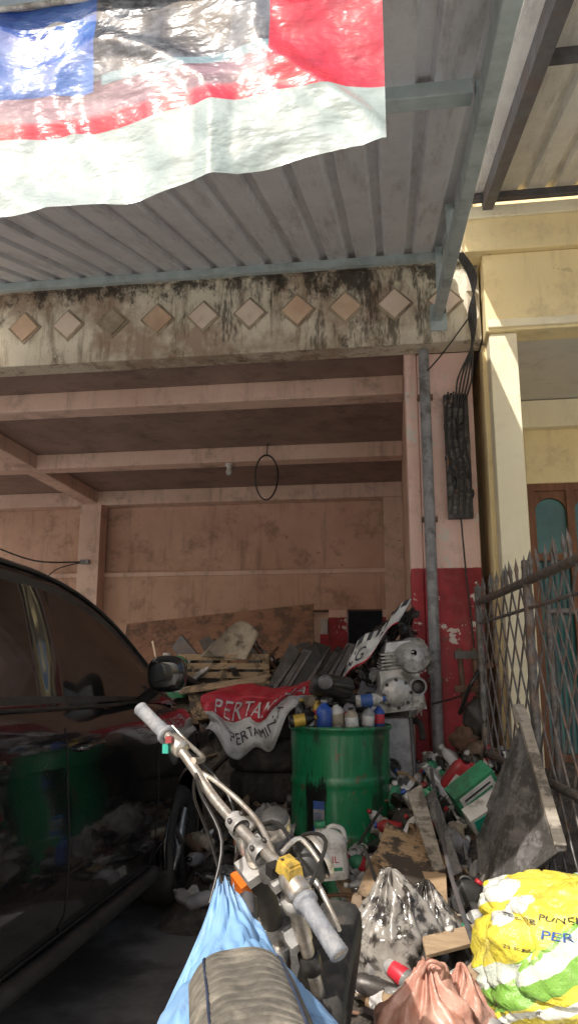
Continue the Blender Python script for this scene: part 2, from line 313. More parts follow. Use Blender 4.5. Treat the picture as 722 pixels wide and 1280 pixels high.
# ---------------------------------------------------------------- pink garage building
G=empty('garage_building'); XL=-6.4
A=Acc('facade_beam'); A.bx(XL,.64,5.2,5.4,3.55,4.21,'facade'); A.bx(XL,.645,5.155,5.2,4.14,4.225,'facade'); A.done(G,bevel=.008)
A=Acc('diamond_tiles')
for k in range(19):
    x=.394-.354*k; s_=.158+R.uniform(-.006,.006)
    A.box((x,5.197,3.86),(s_+.035,.012,s_+.035),'mortar',rot=(0,math.radians(45+R.uniform(-2,2)),0))
    A.box((x,5.186,3.86),(s_,.022,s_),'mortar' if k==7 else ('tile' if k in (2,3,6,9,12) else 'tile2'),rot=(0,math.radians(45+R.uniform(-2,2)),0))
A.done(G,bevel=.003)
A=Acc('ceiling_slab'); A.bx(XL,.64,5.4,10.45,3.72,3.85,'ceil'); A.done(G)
A=Acc('ceiling_beams')
for y in (6.2,8.1): A.bx(XL,.1,y,y+.22,3.55,3.72,'salmonbeam')
A.bx(XL,.1,9.95,10.197,3.52,3.72,'salmonbeam'); A.bx(-4.3,-4.08,5.4,6.2,3.552,3.72,'salmonbeam'); A.bx(-4.3,-4.08,6.42,8.1,3.552,3.72,'salmonbeam'); A.bx(-4.3,-4.08,8.32,9.95,3.552,3.72,'salmonbeam')
A.done(G,bevel=.01)
A=Acc('back_wall'); A.bx(XL,.25,10.2,10.4,2.57,3.72,'salmon')
A.bx(XL,-1.3,10.15,10.4,0,2.567,'salmon'); A.bx(-1.3,.1,10.15,10.4,2.06,2.567,'salmon'); A.bx(-.9,-.66,10.15,10.4,0,2.06,'col'); A.bx(-.2,.1,10.15,10.4,0,2.06,'col')
A.bx(XL,.1,10.12,10.147,2.54,2.60,'salmonbeam')
A.bx(-4.3,-4.0,9.9,10.15,0,3.52,'salmonbeam'); A.bx(-.15,.1,9.97,10.12,0,3.52,'salmonbeam'); A.done(G,bevel=.006)
A=Acc('back_doorway'); A.bx(-1.3,.1,11.4,11.5,0,2.3,'dark'); A.bx(-1.02,-.93,10.3,10.36,1.2,1.95,'vinylwhite'); A.bx(-1.12,-.9,10.37,10.40,0,2.05,'salmonbeam'); A.bx(-1.03,-.92,10.29,10.3,1.5,1.75,'vinylred'); A.done(G)  # near-black sheet behind the openings paints their darkness
A=Acc('side_wall'); A.bx(.1,.25,5.9,10.4,0,3.72,'salmon'); A.done(G)
A=Acc('column'); A.bx(.19,.58,5.4,5.88,0,3.55,'col'); A.bx(.10,.187,5.42,5.87,0,3.72,'col'); A.bx(XL,XL+.4,5.4,5.8,0,3.72,'col'); A.done(G,bevel=.008)
A=Acc('unseen_sun_block'); A.bx(XL,.64,5.45,10.4,3.86,7.2,'facade'); A.done(G)  # unseen box added above the beam to keep stray sunlight out
A=Acc('drain_pipe'); A.tube([(.238,5.335,.3),(.238,5.335,3.6)],.038,'grayp',n=16,curve=False)
for z in (1.2,2.3,3.2): A.box((.238,5.37,z),(.11,.06,.03),'rust')
A.done()
A=Acc('burnt_meter_box')
A.box((.452,5.375,2.75),(.17,.05,.90),'iron')
A.grid(lambda u,v:(.367+.17*u,5.335-.018*abs(nz(u*6,v*28,1))-.03*max(0,nz(u*3,v*11,5)) ,2.3+.9*v),18,80,'iron')
for i in range(30):
    A.blob((.45+R.uniform(-.075,.075),5.34+R.uniform(-.01,.01),R.uniform(2.3,3.2)),(R.uniform(.012,.03),.018,R.uniform(.015,.05)),R.choice(['black','iron','rust','brownp']),amp=.4,n=10,seed=i)
for i in range(4): x=.39+i*.04; A.tube([(x,5.33,2.32),(x+.02,5.31,2.6),(x-.015,5.315,2.9),(x+.01,5.33,3.22)],.006,'black',n=6)
A.done()
A=Acc('electric_cables')
for i in range(5):
    o=i*.012
    A.tube([(.47+o,5.0,4.12),(.56+o,5.05,3.95),(.60-o,5.12,3.72),(.57,5.17,3.5+o),(.47+o*2,5.28,3.3),(.45+o,5.33,3.1)],.007,'black',n=6)
A.tube([(.45,5.33,2.3),(.47,5.36,1.9),(.5,5.37,1.3),(.42,5.3,1.12),(.2,5.2,1.05)],.006,'black',n=6)
A.tube([(.6,5.12,3.75),(.35,5.22,3.45),(.2,5.38,3.35)],.006,'black',n=6)
A.done()
A=Acc('wall_wire'); A.tube([(-5.6,9.8,3.0),(-4.9,9.85,2.75),(-4.2,9.87,2.72)],.012,'black',n=6); A.tube([(-4.2,9.88,2.72),(-4.6,9.88,2.62),(-4.85,9.88,2.35)],.008,'black',n=6); A.box((-4.18,9.87,2.72),(.12,.05,.06),'grayp'); A.done()
A=Acc('hanging_cable_loop'); A.tube([(-1.37+.125*math.cos(a),8.0+.02*math.sin(2*a),3.33+.25*math.sin(a)) for a in [i*math.pi/6 for i in range(12)]],.009,'black',n=6,closed=True); A.tube([(-1.37,8.0,3.57),(-1.36,8.0,3.72)],.005,'black',curve=False); A.done()
A=Acc('ceiling_bulb'); A.lathe([(.001,0),(.03,.008),(.038,.04),(.025,.075),(.02,.10)],'white',(-1.83,8.2,3.42)); A.lathe([(.025,.0),(.03,.02),(.05,.03),(.05,.05)],'white',(-1.83,8.2,3.50)); A.done()
# ---------------------------------------------------------------- yellow house
Y=empty('yellow_house')
A=Acc('fascia'); A.bx(.537,3.3,5.0,5.2,4.12,4.45,'yellow'); A.bx(.56,3.3,4.97,5.0,4.36,4.45,'cream'); A.bx(.655,3.3,5.05,5.25,3.54,4.117,'yellow'); A.bx(.665,3.3,5.03,5.047,3.56,3.62,'cream'); A.done(Y,bevel=.008)
A=Acc('porch_post'); A.bx(.675,.86,5.08,5.26,.2,3.537,'cream'); A.bx(.655,.88,5.06,5.28,0,.2,'cream'); A.bx(3.0,3.18,5.08,5.26,0,3.537,'cream'); A.done(Y,bevel=.008)
A=Acc('porch_ceiling'); A.bx(.655,3.3,5.25,6.8,3.55,3.65,'grayceil'); A.done(Y)
A=Acc('walls'); A.bx(.645,.70,5.27,6.6,0,3.54,'yellow'); A.bx(.70,1.12,6.6,6.8,0,3.54,'yellow'); A.bx(1.12,3.1,6.6,6.8,2.83,3.54,'yellow'); A.bx(3.1,4,6.6,6.8,0,3.54,'yellow'); A.bx(.70,.93,6.35,6.597,0,3.54,'cream'); A.bx(.93,3.2,6.5,6.597,3.3,3.54,'cream'); A.done(Y,bevel=.006)
A=Acc('roof_parapet'); A.bx(.66,3.3,5.27,8,3.66,7,'yellow'); A.done(Y)
A=Acc('door_and_transom')
A.bx(1.12,3.1,6.74,6.77,0,2.83,'curtain')
for x in (1.12,1.44,1.76,2.08,2.40,2.72,3.04): A.bx(x,x+.06,6.62,6.72,0,2.83,'doorwood')
for z in (0,.55,2.17,2.77): A.bx(1.12,3.1,6.625,6.715,z,z+.06,'doorwood')
for x in (1.18,1.50,1.82,2.14,2.46,2.78):
    A.bx(x,x+.26,6.68,6.69,2.23,2.77,'tealglass'); A.bx(x,x+.26,6.68,6.69,.61,2.17,'tealglass'); A.bx(x,x+.26,6.66,6.70,.06,.55,'doorwood')
    arc=[(x+.13-.13*math.cos(t),6.65,2.58+.13*math.sin(t)) for t in [i*math.pi/12 for i in range(13)]]
    for i in range(12):
        a_,b_=arc[i],arc[i+1]; A.slab([a_,b_,(b_[0],6.65,2.77),(a_[0],6.65,2.77)],.03,'doorwood')
    for i in range(5): A.bx(x+.04+i*.045,x+.05+i*.045,6.64,6.65,.61,2.17,'darksteel')
A.done(Y)
# ---------------------------------------------------------------- canopies
def corr(A,x0,x1,y0,y1,zfn,k,pitch=.2,h=.032):
    xs=[];x=x0
    while x<x1: xs+= [(x,0),(x+pitch*.55,0),(x+pitch*.62,h),(x+pitch*.83,h),(x+pitch*.9,0)]; x+=pitch
    xs.append((x,0)); ny=8; vs=[];fs=[]
    for j in range(ny+1):
        yy=y0+(y1-y0)*j/ny
        for (x,hh) in xs: vs.append((x,yy,zfn(yy)+hh+.006*nz(x*2,yy*2)))
    n=len(xs)
    for j in range(ny):
        for i in range(n-1): a=j*n+i; fs.append((a,a+1,a+n+1,a+n))
    A.add(vs,fs,k)
zl=lambda y: H0+2.96-.33*(5.2-y)
zr=lambda y: H0+3.30-.27*(5.05-y)
C=empty('garage_canopy'); CL=-3.2
A=Acc('corrugated_sheet'); corr(A,CL,.38,1.5,5.2,zl,'zinc'); A.done(C)
A=Acc('frame')
def rail(p,q,w,h,k='steelgreen'):
    p,q=V(p),V(q); d=q-p; M=Matrix.Translation((p+q)/2)@d.to_track_quat('Y','Z').to_matrix().to_4x4(); A.box((0,0,0),(w,d.length,h),k,M=M)
rail((CL,5.05,zl(5.05)-.035),(.42,5.05,zl(5.05)-.035),.05,.06)
rail((CL,2.42,zl(2.42)-.035),(.31,2.42,zl(2.42)-.035),.07,.06); rail((CL,1.55,zl(1.55)-.03),(.45,1.55,zl(1.55)-.03),.05,.05)
rail((.345,1.5,H0+1.72),(.345,5.17,H0+2.50),.055,.1)
rail((.385,1.5,H0+1.80),(.385,5.17,H0+2.90),.03,.05)
A.box((.345,5.185,H0+2.48),(.12,.02,.2),'steelgreen')
for y in (2.42,3.9,4.9): A.box((.345,y,(zl(y)+H0+1.72+(y-1.5)*.2125)/2),(.045,.045,abs(zl(y)-(H0+1.72+(y-1.5)*.2125))),'steelgreen')
A.done(C,bevel=.004)
A=Acc('post'); A.bx(CL,CL+.08,1.5,1.58,0,zl(1.5),'steelgreen'); A.done(C)
C=empty('house_canopy')
A=Acc('corrugated_sheet'); corr(A,.41,1.9,1.2,5.05,zr,'zinc2',pitch=.19); A.done(C)
A=Acc('frame')
rail((.70,1.2,zr(1.2)-.06),(.70,5.0,zr(5.0)-.06),.07,.11,'darksteel'); rail((1.85,1.2,zr(1.2)-.06),(1.85,5.0,zr(5.0)-.06),.07,.11,'darksteel')
for y in (1.3,3.15,4.93): rail((.46 if y>4 else .74,y,zr(y)-.035),(1.9,y,zr(y)-.035),.05,.05,'darksteel')
A.done(C)
A=Acc('post'); A.bx(1.82,1.9,1.2,1.28,0,zr(1.2),'steelgreen'); A.done(C)
# ---------------------------------------------------------------- banner
A=Acc('hanging_banner')
def bf(u,v):
    x=-2.3+2.305*u
    zb=H0+1.188+.115*x/1.0 -.006*math.sin(u*9)-.012*math.sin(math.pi*min(1,-x/1.3))
    zt=H0+1.70
    wv=.018*math.sin(x*7+v*1.5)+.01*math.sin(x*17+v*4)+.03*nz(x*3,v*2,1)+.012*nz(x*9,v*7,4)-.02*max(0,1-6*abs(nz(x*2.5+v,v*1.3,9)))
    return (x,1.58+wv*(1.1-v*.7)-.05*(1-v)*.3,zb+(zt-zb)*v)
A.grid(bf,260,60,'banner')
A.tube([(-2.3,1.58,H0+1.70),(0,1.58,H0+1.70)],.008,'white',curve=False)
A.done()
# ---------------------------------------------------------------- oil drum
A=Acc('oil_drum')
def dent(r,h,a,i):
    g=1+.02*noise.noise(V((math.cos(a)*1.5,math.sin(a)*1.5,h*5)))
    for (a0,h0,sa,sh_,d) in ((4.9,.64,.35,.09,.045),(4.25,.42,.25,.12,.035),(5.4,.4,.3,.07,.04),(4.6,.2,.4,.07,.03)): g-=d*math.exp(-((a-a0)/sa)**2-((h-h0)/sh_)**2)
    return r*g
pr=[(.27,0),(.295,.0),(.295,.02),(.285,.03)]
for i in range(1,40):
    h=.03+.82*i/40; r=.284+(.012*math.exp(-((h-.3)/.012)**2))+(.012*math.exp(-((h-.58)/.012)**2)); pr.append((r,h))
pr+=[(.284,.85),(.296,.86),(.298,.88),(.288,.882),(.283,.865),(.0,.862)]
A.lathe(pr,'drum',(-.35,4.64,.075),n=64,fn=dent)
def lab(u,v,o=.0):
    a=math.radians(243+13*u); return (-.35+(.292+o)*math.cos(a),4.64+(.292+o)*math.sin(a),.40+.17*v)
A.grid(lab,8,4,'vinylwhite',kf=lambda u,v:'inkblue' if v>.8 or v<.15 else 'grayp')
A.text('OIL',lambda u,v:lab(u,v,.003),'inkblue',.15,.4,.7,.25)
A.box((-.35,4.64,.035),(.62,.62,.07),'wood')
A.done()
# ---------------------------------------------------------------- generic junk builders
def bottle(A,base,axis,h,r,k,cap='red',label='vinylwhite',sq=1.0,spin=0):
    pr=[(0,0),(r*.9,0),(r,h*.04),(r,h*.16),(r*1.01,h*.17),(r*1.01,h*.55),(r,h*.56),(r*.98,h*.66),(r*.7,h*.78),(r*.36,h*.85),(r*.34,h*.9),(r*.42,h*.9),(r*.42,h*.99),(0,h)]
    ks=[k,k,k,label,label,label,k,k,k,k,cap,cap,cap]
    A.lathe(pr,ks,base,axis,n=14,sq=sq,spin=spin)
def jug(A,M,w,d,h,k,label=None,cap='red'):
    prof=[(.94,0),(1,.03),(1,.3),(.98,.45),(1,.62),(.92,.72),(.6,.84),(.3,.88)]
    vs=[];fs=[]; n=16
    for (sx,t) in prof:
        for i in range(n):
            a=2*math.pi*i/n; cx=math.copysign(abs(math.cos(a))**.45,math.cos(a)); cy=math.copysign(abs(math.sin(a))**.45,math.sin(a))
            vs.append((cx*w/2*sx-(1-sx)*w*.28,cy*d/2*(1 if sx>.93 else sx*.9),h*t))
    for j in range(len(prof)-1):
        for i in range(n): fs.append((j*n+i,j*n+(i+1)%n,(j+1)*n+(i+1)%n,(j+1)*n+i))
    A.add(vs,fs,k,True,M); A.add(vs[:n],[tuple(reversed(range(n)))],k,False,M)
    A.lathe([(w*.14,h*.84),(w*.14,h*.9),(w*.17,h*.9),(w*.17,h),(0,h)],[k,cap,cap,cap],(-w*.24,0,0),n=12,M=M)
    A.tube([(-w*.05,0,h*.86),(w*.15,0,h*.9),(w*.4,0,h*.82),(w*.46,0,h*.6)],w*.07,k,n=8,M=M)
    if label:
        A.box((0,-d*.5,h*.33),(w*.66,.004,h*.40),label,M=M)
        A.text('OIL',lambda u,v:M@V((-w*.22+w*.44*u,-d*.5-.004,h*.30+h*.12*v)),'red',0,0,1,1)
        A.box((0,-d*.5-.003,h*.19),(w*.6,.002,h*.06),'greenp',M=M)
def RM(c,rx=0,ry=0,rz=0): return Matrix.Translation(c)@Euler((rx,ry,rz)).to_matrix().to_4x4()
def tyre(A,c,axis,Ro,w,k='rubber',tread=True,n=60,dp=.965):
    ri=Ro*.62; pr=[(ri,-w*.36),(ri*1.08,-w*.48),(Ro*.86,-w*.52),(Ro*.95,-w*.44),(Ro*.995,-w*.3),(Ro,-w*.1),(Ro,w*.1),(Ro*.995,w*.3),(Ro*.95,w*.44),(Ro*.86,w*.52),(ri*1.08,w*.48),(ri,w*.36),(ri*.99,0),(ri,-w*.36)]
    def f(r,h,a,i):
        j=int(round(a/(2*math.pi)*n))
        if tread and 3<=i<=8: return r*(1.0 if (j+(i%2))%2 else dp)
        return r
    A.lathe(pr,k,c,axis,n=n,fn=f)
def crumple(A,c,w,d,k,amp=.06,seed=0,rot=(0,0,0),n=14):
    M=RM(c,*rot)
    def f(u,v):
        x=(u-.5)*w*(1+.15*nz(v*3,seed)); y=(v-.5)*d*(1+.2*nz(u*3,seed+3)); return M@V((x,y,amp*(nz(u*2.5,v*2.5,seed)*2+.5*nz(u*8,v*8,seed))))
    A.grid(f,n,n,k)
def engine(A,M,s,k='castalu'):
    A.box((0,0,.12*s),(.3*s,.22*s,.22*s),k,M=M,taper=.85); A.box((0,0,.25*s),(.26*s,.2*s,.05*s),k,M=M)
    for i in range(5): A.box((0,0,.29*s+i*.022*s),(.22*s,.19*s,.009*s),k,M=M)
    A.box((0,0,.33*s),(.16*s,.14*s,.12*s),k,M=M); A.box((.02*s,0,.42*s),(.2*s,.17*s,.06*s),k,M=M,taper=.8)
    A.lathe([(0,.0),(.1*s,0),(.1*s,.03*s),(.085*s,.045*s),(.03*s,.05*s),(0,.05*s)],k,(-.04*s,-.11*s,.13*s),(0,-1,0),n=20,M=M)
    A.lathe([(.0,.0),(.06*s,0),(.06*s,.03*s),(.045*s,.04*s),(.045*s,.01*s),(0,.01*s)],[k,k,k,'iron','iron'],(.1*s,-.11*s,.16*s),(0,-1,0),n=16,M=M)
    for i in range(8):
        a=i*math.pi/4; A.lathe([(0,0),(.012*s,0),(.012*s,.02*s),(0,.02*s)],'iron',(-.04*s+.088*s*math.cos(a),-.138*s,.13*s+.088*s*math.sin(a)),(0,-1,0),n=6,M=M)
    A.tube([(.13*s,0,.35*s),(.2*s,-.03*s,.33*s),(.22*s,-.06*s,.22*s)],.025*s,k,M=M)
    for x in (-.11,.11): A.lathe([(.02*s,0),(.02*s,.1*s),(0,.1*s)],'iron',(x*s,.0,.44*s),(0,0,1),n=8,M=M)
A=Acc('oil_bottles')
zt=.94
rows=[(-.58,4.6,.035,.16,'black','yellowp'),(-.52,4.5,.04,.12,'black','black'),(-.47,4.62,.035,.17,'yellowp','black'),(-.43,4.48,.045,.16,'bluep','grayp'),(-.35,4.52,.042,.15,'white','black'),(-.29,4.62,.04,.16,'grayp','red'),(-.27,4.47,.038,.12,'beige','black'),(-.19,4.55,.036,.13,'grayp','bluep'),(-.13,4.65,.035,.13,'bluep','white'),(-.36,4.72,.05,.2,'black','black'),(-.5,4.75,.05,.18,'black','grayp'),(-.2,4.78,.05,.2,'grayp','black')]
for (x,y,r,h,k,cp) in rows:
    bottle(A,(x,y,zt),(R.uniform(-.12,.12),R.uniform(-.12,.12),1),h,r,k,cp,label=R.choice(['vinylwhite',k,'vinylred','beige',k]))
bottle(A,(-.62,4.42,zt+.04),(1,.2,.15),.16,.035,'black','yellowp','yellowp'); bottle(A,(-.25,4.5,zt+.15),(1,.1,.1),.17,.035,'white','bluep','inkblue')
bottle(A,(-.6,4.66,zt+.14),(1,.15,0),.2,.04,'grayp','white','beige')
jug(A,RM((-.42,4.68,zt+.22),math.radians(84),.15,math.radians(12)),.24,.12,.3,'blackplastic',cap='grayp')
jug(A,RM((-.25,4.85,zt+.12),math.radians(80),.1,math.radians(-30)),.22,.1,.28,'blackplastic',cap='grayp')
A.done()
# ---------------------------------------------------------------- tyres + red/white rag
A=Acc('stack_of_tyres')
for i in range(5): tyre(A,(-.86+R.uniform(-.03,.03),5.36+R.uniform(-.03,.03),.11+i*.205),(R.uniform(-.05,.05),R.uniform(-.05,.05),1),.31,.2)
A.done()
A=Acc('draped_banner')
def rf(u,v,o=0):
    x=-1.23+.74*u; L=.25+.27*math.exp(-((u-.34)/.19)**2)+.05*math.sin(u*14)-.06*u
    zt=1.16+.05*u+.02*math.sin(u*8)
    z=zt-L*(1-v)*(1-.1*math.sin(u*20))+.012*nz(u*9,v*9); y=4.97-.05*math.sin(u*11+v*2)-.05*nz(u*5,v*4,2)-.02*nz(u*14,v*9,7)-.04*(1-v)
    if v>.8: y+= (v-.8)*1.4; z=z-.015*(v-.8)*5
    return (x+.03*math.sin(v*7+u*3),y-o,z)
A.grid(rf,70,40,'vinylred',kf=lambda u,v:'vinylred' if v>.42+.05*math.sin(u*5) or u>.93 else 'vinylwhite')
A.text('PERTAMINA',lambda u,v:rf(u,v,.006),'vinylwhite',.12,.50,.74,.24); A.text('PERTAMINA',lambda u,v:rf(u,v,.006),'ink',.2,.2,.5,.13)
A.done(solid=.002)
# ---------------------------------------------------------------- scrap heap inside garage
def mound(A,x0,x1,y0,y1,hf,k,nu=60,nv=60): A.grid(lambda u,v:(x0+(x1-x0)*u,y0+(y1-y0)*v,hf(x0+(x1-x0)*u,y0+(y1-y0)*v)),nu,nv,k)
def h2(x,y):
    e=sm(-3.4,-2.6,x)*sm(.1,-.25,x)*sm(5.5,6.6,y)*sm(9,8,y); return e*(1.05+.2*nz(x,y,0,2.5)+.12*nz(x,y,3,7)+.12*sm(6.6,7.6,y))-.01
A=Acc('scrap_heap'); mound(A,-3.4,.09,5.5,9,h2,'rubble')
for i in range(260):
    x=R.uniform(-2.9,-.2);y=R.uniform(5.8,8.2);z=h2(x,y)+R.uniform(0,.12)
    k=R.choice(['iron','rust','blackplastic','iron','brownp','woodgrey','brownp','castalu','dark','iron','iron','blackplastic','darksteel','woodlight'])
    t=R.random(); rot=(R.uniform(-.8,.8),R.uniform(-.8,.8),R.uniform(0,3))
    if t<.4: A.box((x,y,z),(R.uniform(.2,.75),R.uniform(.04,.09),R.uniform(.015,.03)),k,rot=rot)
    elif t<.55: A.box((x,y,z),(R.uniform(.08,.22),R.uniform(.08,.18),R.uniform(.04,.1)),k,rot=rot,taper=R.uniform(.7,1))
    elif t<.82: d=V((R.uniform(-1,1),R.uniform(-1,1),R.uniform(-.4,.9))).normalized()*R.uniform(.2,.5); A.tube([V((x,y,z)),V((x,y,z))+d],R.uniform(.008,.025),k,curve=False)
    else: crumple(A,(x,y,z),R.uniform(.15,.32),R.uniform(.15,.32),k,seed=i,rot=rot,n=8)
for i in range(12):
    x=-1.15+i*.045+R.uniform(-.02,.02); A.slab([(x,6.3,1.0),(x+.07,6.28,1.0),(x+.25+.08,6.4,1.50-R.uniform(0,.18)),(x+.25,6.42,1.50-R.uniform(0,.16))],.015,R.choice(['blackplastic','darksteel','iron','iron']))
for i in range(12):
    x=R.uniform(-2.4,-.6); y=R.uniform(7.2,7.8); A.box((x,y,1.42+R.uniform(-.1,.08)),(R.uniform(.06,.2),.03,R.uniform(.2,.42)),R.choice(['blackplastic','iron','brownp','darksteel']),rot=(R.uniform(-.3,.2),R.uniform(-1.0,1.0),R.uniform(-.4,.4)))
A.done()
A=Acc('wooden_pallet')
Mx=RM((-1.48,6.55,1.22),math.radians(8),0,math.radians(4))
for i in range(5): A.box((0,0,-.14+i*.075),(.78,.02,.052),'wood',M=Mx)
for x in (-.36,0,.36): A.box((x,.05,.01),(.06,.08,.34),'wood',M=Mx)
A.done(bevel=.003)
A=Acc('wooden_crate')
Mx=RM((-1.36,6.0,1.04),math.radians(-6),math.radians(-12),math.radians(4))
A.box((0,0,.0),(.5,.02,.2),'plywood',M=Mx); A.box((0,.25,0),(.5,.02,.2),'plywood',M=Mx); A.box((-.25,.125,0),(.02,.25,.2),'plywood',M=Mx); A.box((.25,.125,0),(.02,.25,.2),'plywood',M=Mx); A.box((0,.125,-.1),(.5,.25,.02),'plywood',M=Mx)
A.slab([(-1.7,5.95,1.1),(-1.0,5.85,1.2),(-.98,6.0,1.24),(-1.7,6.1,1.14)],.02,'wood'); A.done(bevel=.003)
A=Acc('metal_sheet'); A.grid(lambda u,v:(-1.66+.38*u+.14*v*(1-u*.3),6.4+.1*v+.12*math.sin(u*2.5),1.38+.28*v*(.35+.65*math.sin(u*2.6+.3))+.08*u*(v-.3)),14,12,'beige'); A.done(solid=.004)
A=Acc('brown_panel'); A.slab([(-3.2,8.6,.9),(-.9,8.4,.9),(-.95,8.75,2.02),(-3.2,8.9,1.82)],.02,'board'); A.done()
A=Acc('green_jerrycan'); jug(A,RM((-1.85,6.3,1.05),0,0,.2),.22,.14,.36,'greenp','vinylwhite','white'); A.done()
def h3(x,y): return sm(-1.3,-1.05,x)*sm(-.3,-.5,x)*sm(3.9,4.5,y)*sm(5.9,5.4,y)*(.3+.12*nz(x,y,0,4))-.01
A=Acc('floor_clutter'); mound(A,-1.3,-.3,3.9,5.9,h3,'rubble',40,40)
jug(A,RM((-.68,4.74,.52),math.radians(88),0,math.radians(100)),.16,.09,.25,'blackplastic',cap='black')
plasticbag(A,(-.78,4.6,.36),(.14,.12,.13),'greybag',4,n=60,neck=.1); plasticbag(A,(-.62,4.35,.25),(.13,.1,.12),'greybag',8,n=60,neck=.1)
bottle(A,(-.6,4.22,.22),(.1,-.1,1),.2,.04,'bluep','bluep','inkblue')
for i in range(110):
    x=R.uniform(-1.15,-.45);y=R.uniform(4.1,5.2);z=max(.02,h3(x,y))+R.uniform(0,.05);k=R.choice(['iron','rust','blackplastic','grayp','castalu','beige','brownp','black','greybag'])
    if i%3==0: bottle(A,(x,y,z),(R.uniform(-1,1),R.uniform(-1,1),.2),.18,.035,k,'black',k)
    elif i%3==1: crumple(A,(x,y,z+.03),R.uniform(.1,.2),R.uniform(.1,.2),k,seed=i,rot=(R.uniform(-1,1),R.uniform(-1,1),0),n=9)
    else: A.box((x,y,z),(R.uniform(.05,.2),R.uniform(.03,.12),R.uniform(.02,.06)),k,rot=(R.uniform(-.8,.8),R.uniform(-.8,.8),R.uniform(0,3)))
A.done()
# ---------------------------------------------------------------- engine stack beside column
A=Acc('engine_parts')
engine(A,RM((.0,5.0,1.02),.1,-.1,.2),.95); engine(A,RM((-.05,5.05,.66),0,0,-.1),.85,'iron'); engine(A,RM((-.2,5.15,.95),.2,.3,.9),.8,'iron')
A.lathe([(.02,0),(.09,0),(.11,.04),(.11,.09),(.05,.11),(.02,.11)],'castalu',(.07,4.97,1.33),(.2,-1,.4),n=22); A.lathe([(.02,0),(.06,0),(.07,.04),(.03,.06)],'castalu',(-.05,4.95,1.3),(-.3,-1,.2),n=18)
for i in range(34):
    p=(R.uniform(-.25,.12),5.06+R.uniform(-.15,.1),R.uniform(.9,1.62)); A.blob(p,(R.uniform(.03,.06),.04,R.uniform(.03,.06)),R.choice(['iron','castalu','black','blackplastic']),.4,n=12,seed=i)
for i in range(9): A.tube([(R.uniform(-.3,.1),5.1,1.2),(R.uniform(-.3,.1),4.95,1.45+R.uniform(0,.2)),(R.uniform(-.2,.15),5.15,1.5)],.012,'black',n=6)
A.box((-.05,5.12,.33),(.34,.3,.66),'darksteel')
A.done(bevel=.003)
A=Acc('curled_vinyl_sheet')
cf=lambda u,v,o=0:(-.40+.40*u+.09*v,4.93-.08*math.sin(u*3+v)-o+.02*nz(u*5,v*4),1.20+.42*u**.75+.24*(v-.5)*(1-.35*u)+.03*math.sin(u*9))
A.grid(cf,30,12,'vinylwhite',kf=lambda u,v:'ink' if (v>.76 and int(u*22)%3) else ('vinylred' if v<.12 else 'vinylwhite')); A.text('NG',lambda u,v:cf(u,v,.005),'ink',.08,.2,.3,.4); A.done(solid=.002)
A=Acc('leaning_metal_door'); A.slab([(-.1,4.78,.45),(.08,4.82,.45),(.06,4.95,.98),(-.12,4.92,.98)],.02,'grayp')
A.tube([(-.1,4.77,.45),(.08,4.81,.45),(.06,4.94,.98),(-.12,4.91,.98)],.012,'darksteel',curve=False,closed=True); A.done()
A=Acc('scrap_motorcycle_fork')
for dx in (0,.09): A.tube([(.42+dx,4.98,.55),(.38+dx,5.1,1.4)],.018,'rust',curve=False)
A.box((.43,5.06,1.15),(.18,.07,.04),'rust'); A.box((.435,5.09,1.36),(.17,.07,.05),'iron'); A.blob((.46,5.0,.98),(.08,.07,.12),'iron',.4,n=18,seed=3); A.blob((.4,5.02,.85),(.1,.08,.09),'rust',.5,n=18,seed=6)
A.tube([(.36,5.02,1.0),(.44,4.92,1.2),(.52,5.0,1.25),(.5,4.95,.8)],.012,'black'); A.tube([(.55,5.0,.6),(.5,5.05,1.2),(.58,5.1,1.3)],.02,'rust'); A.done()
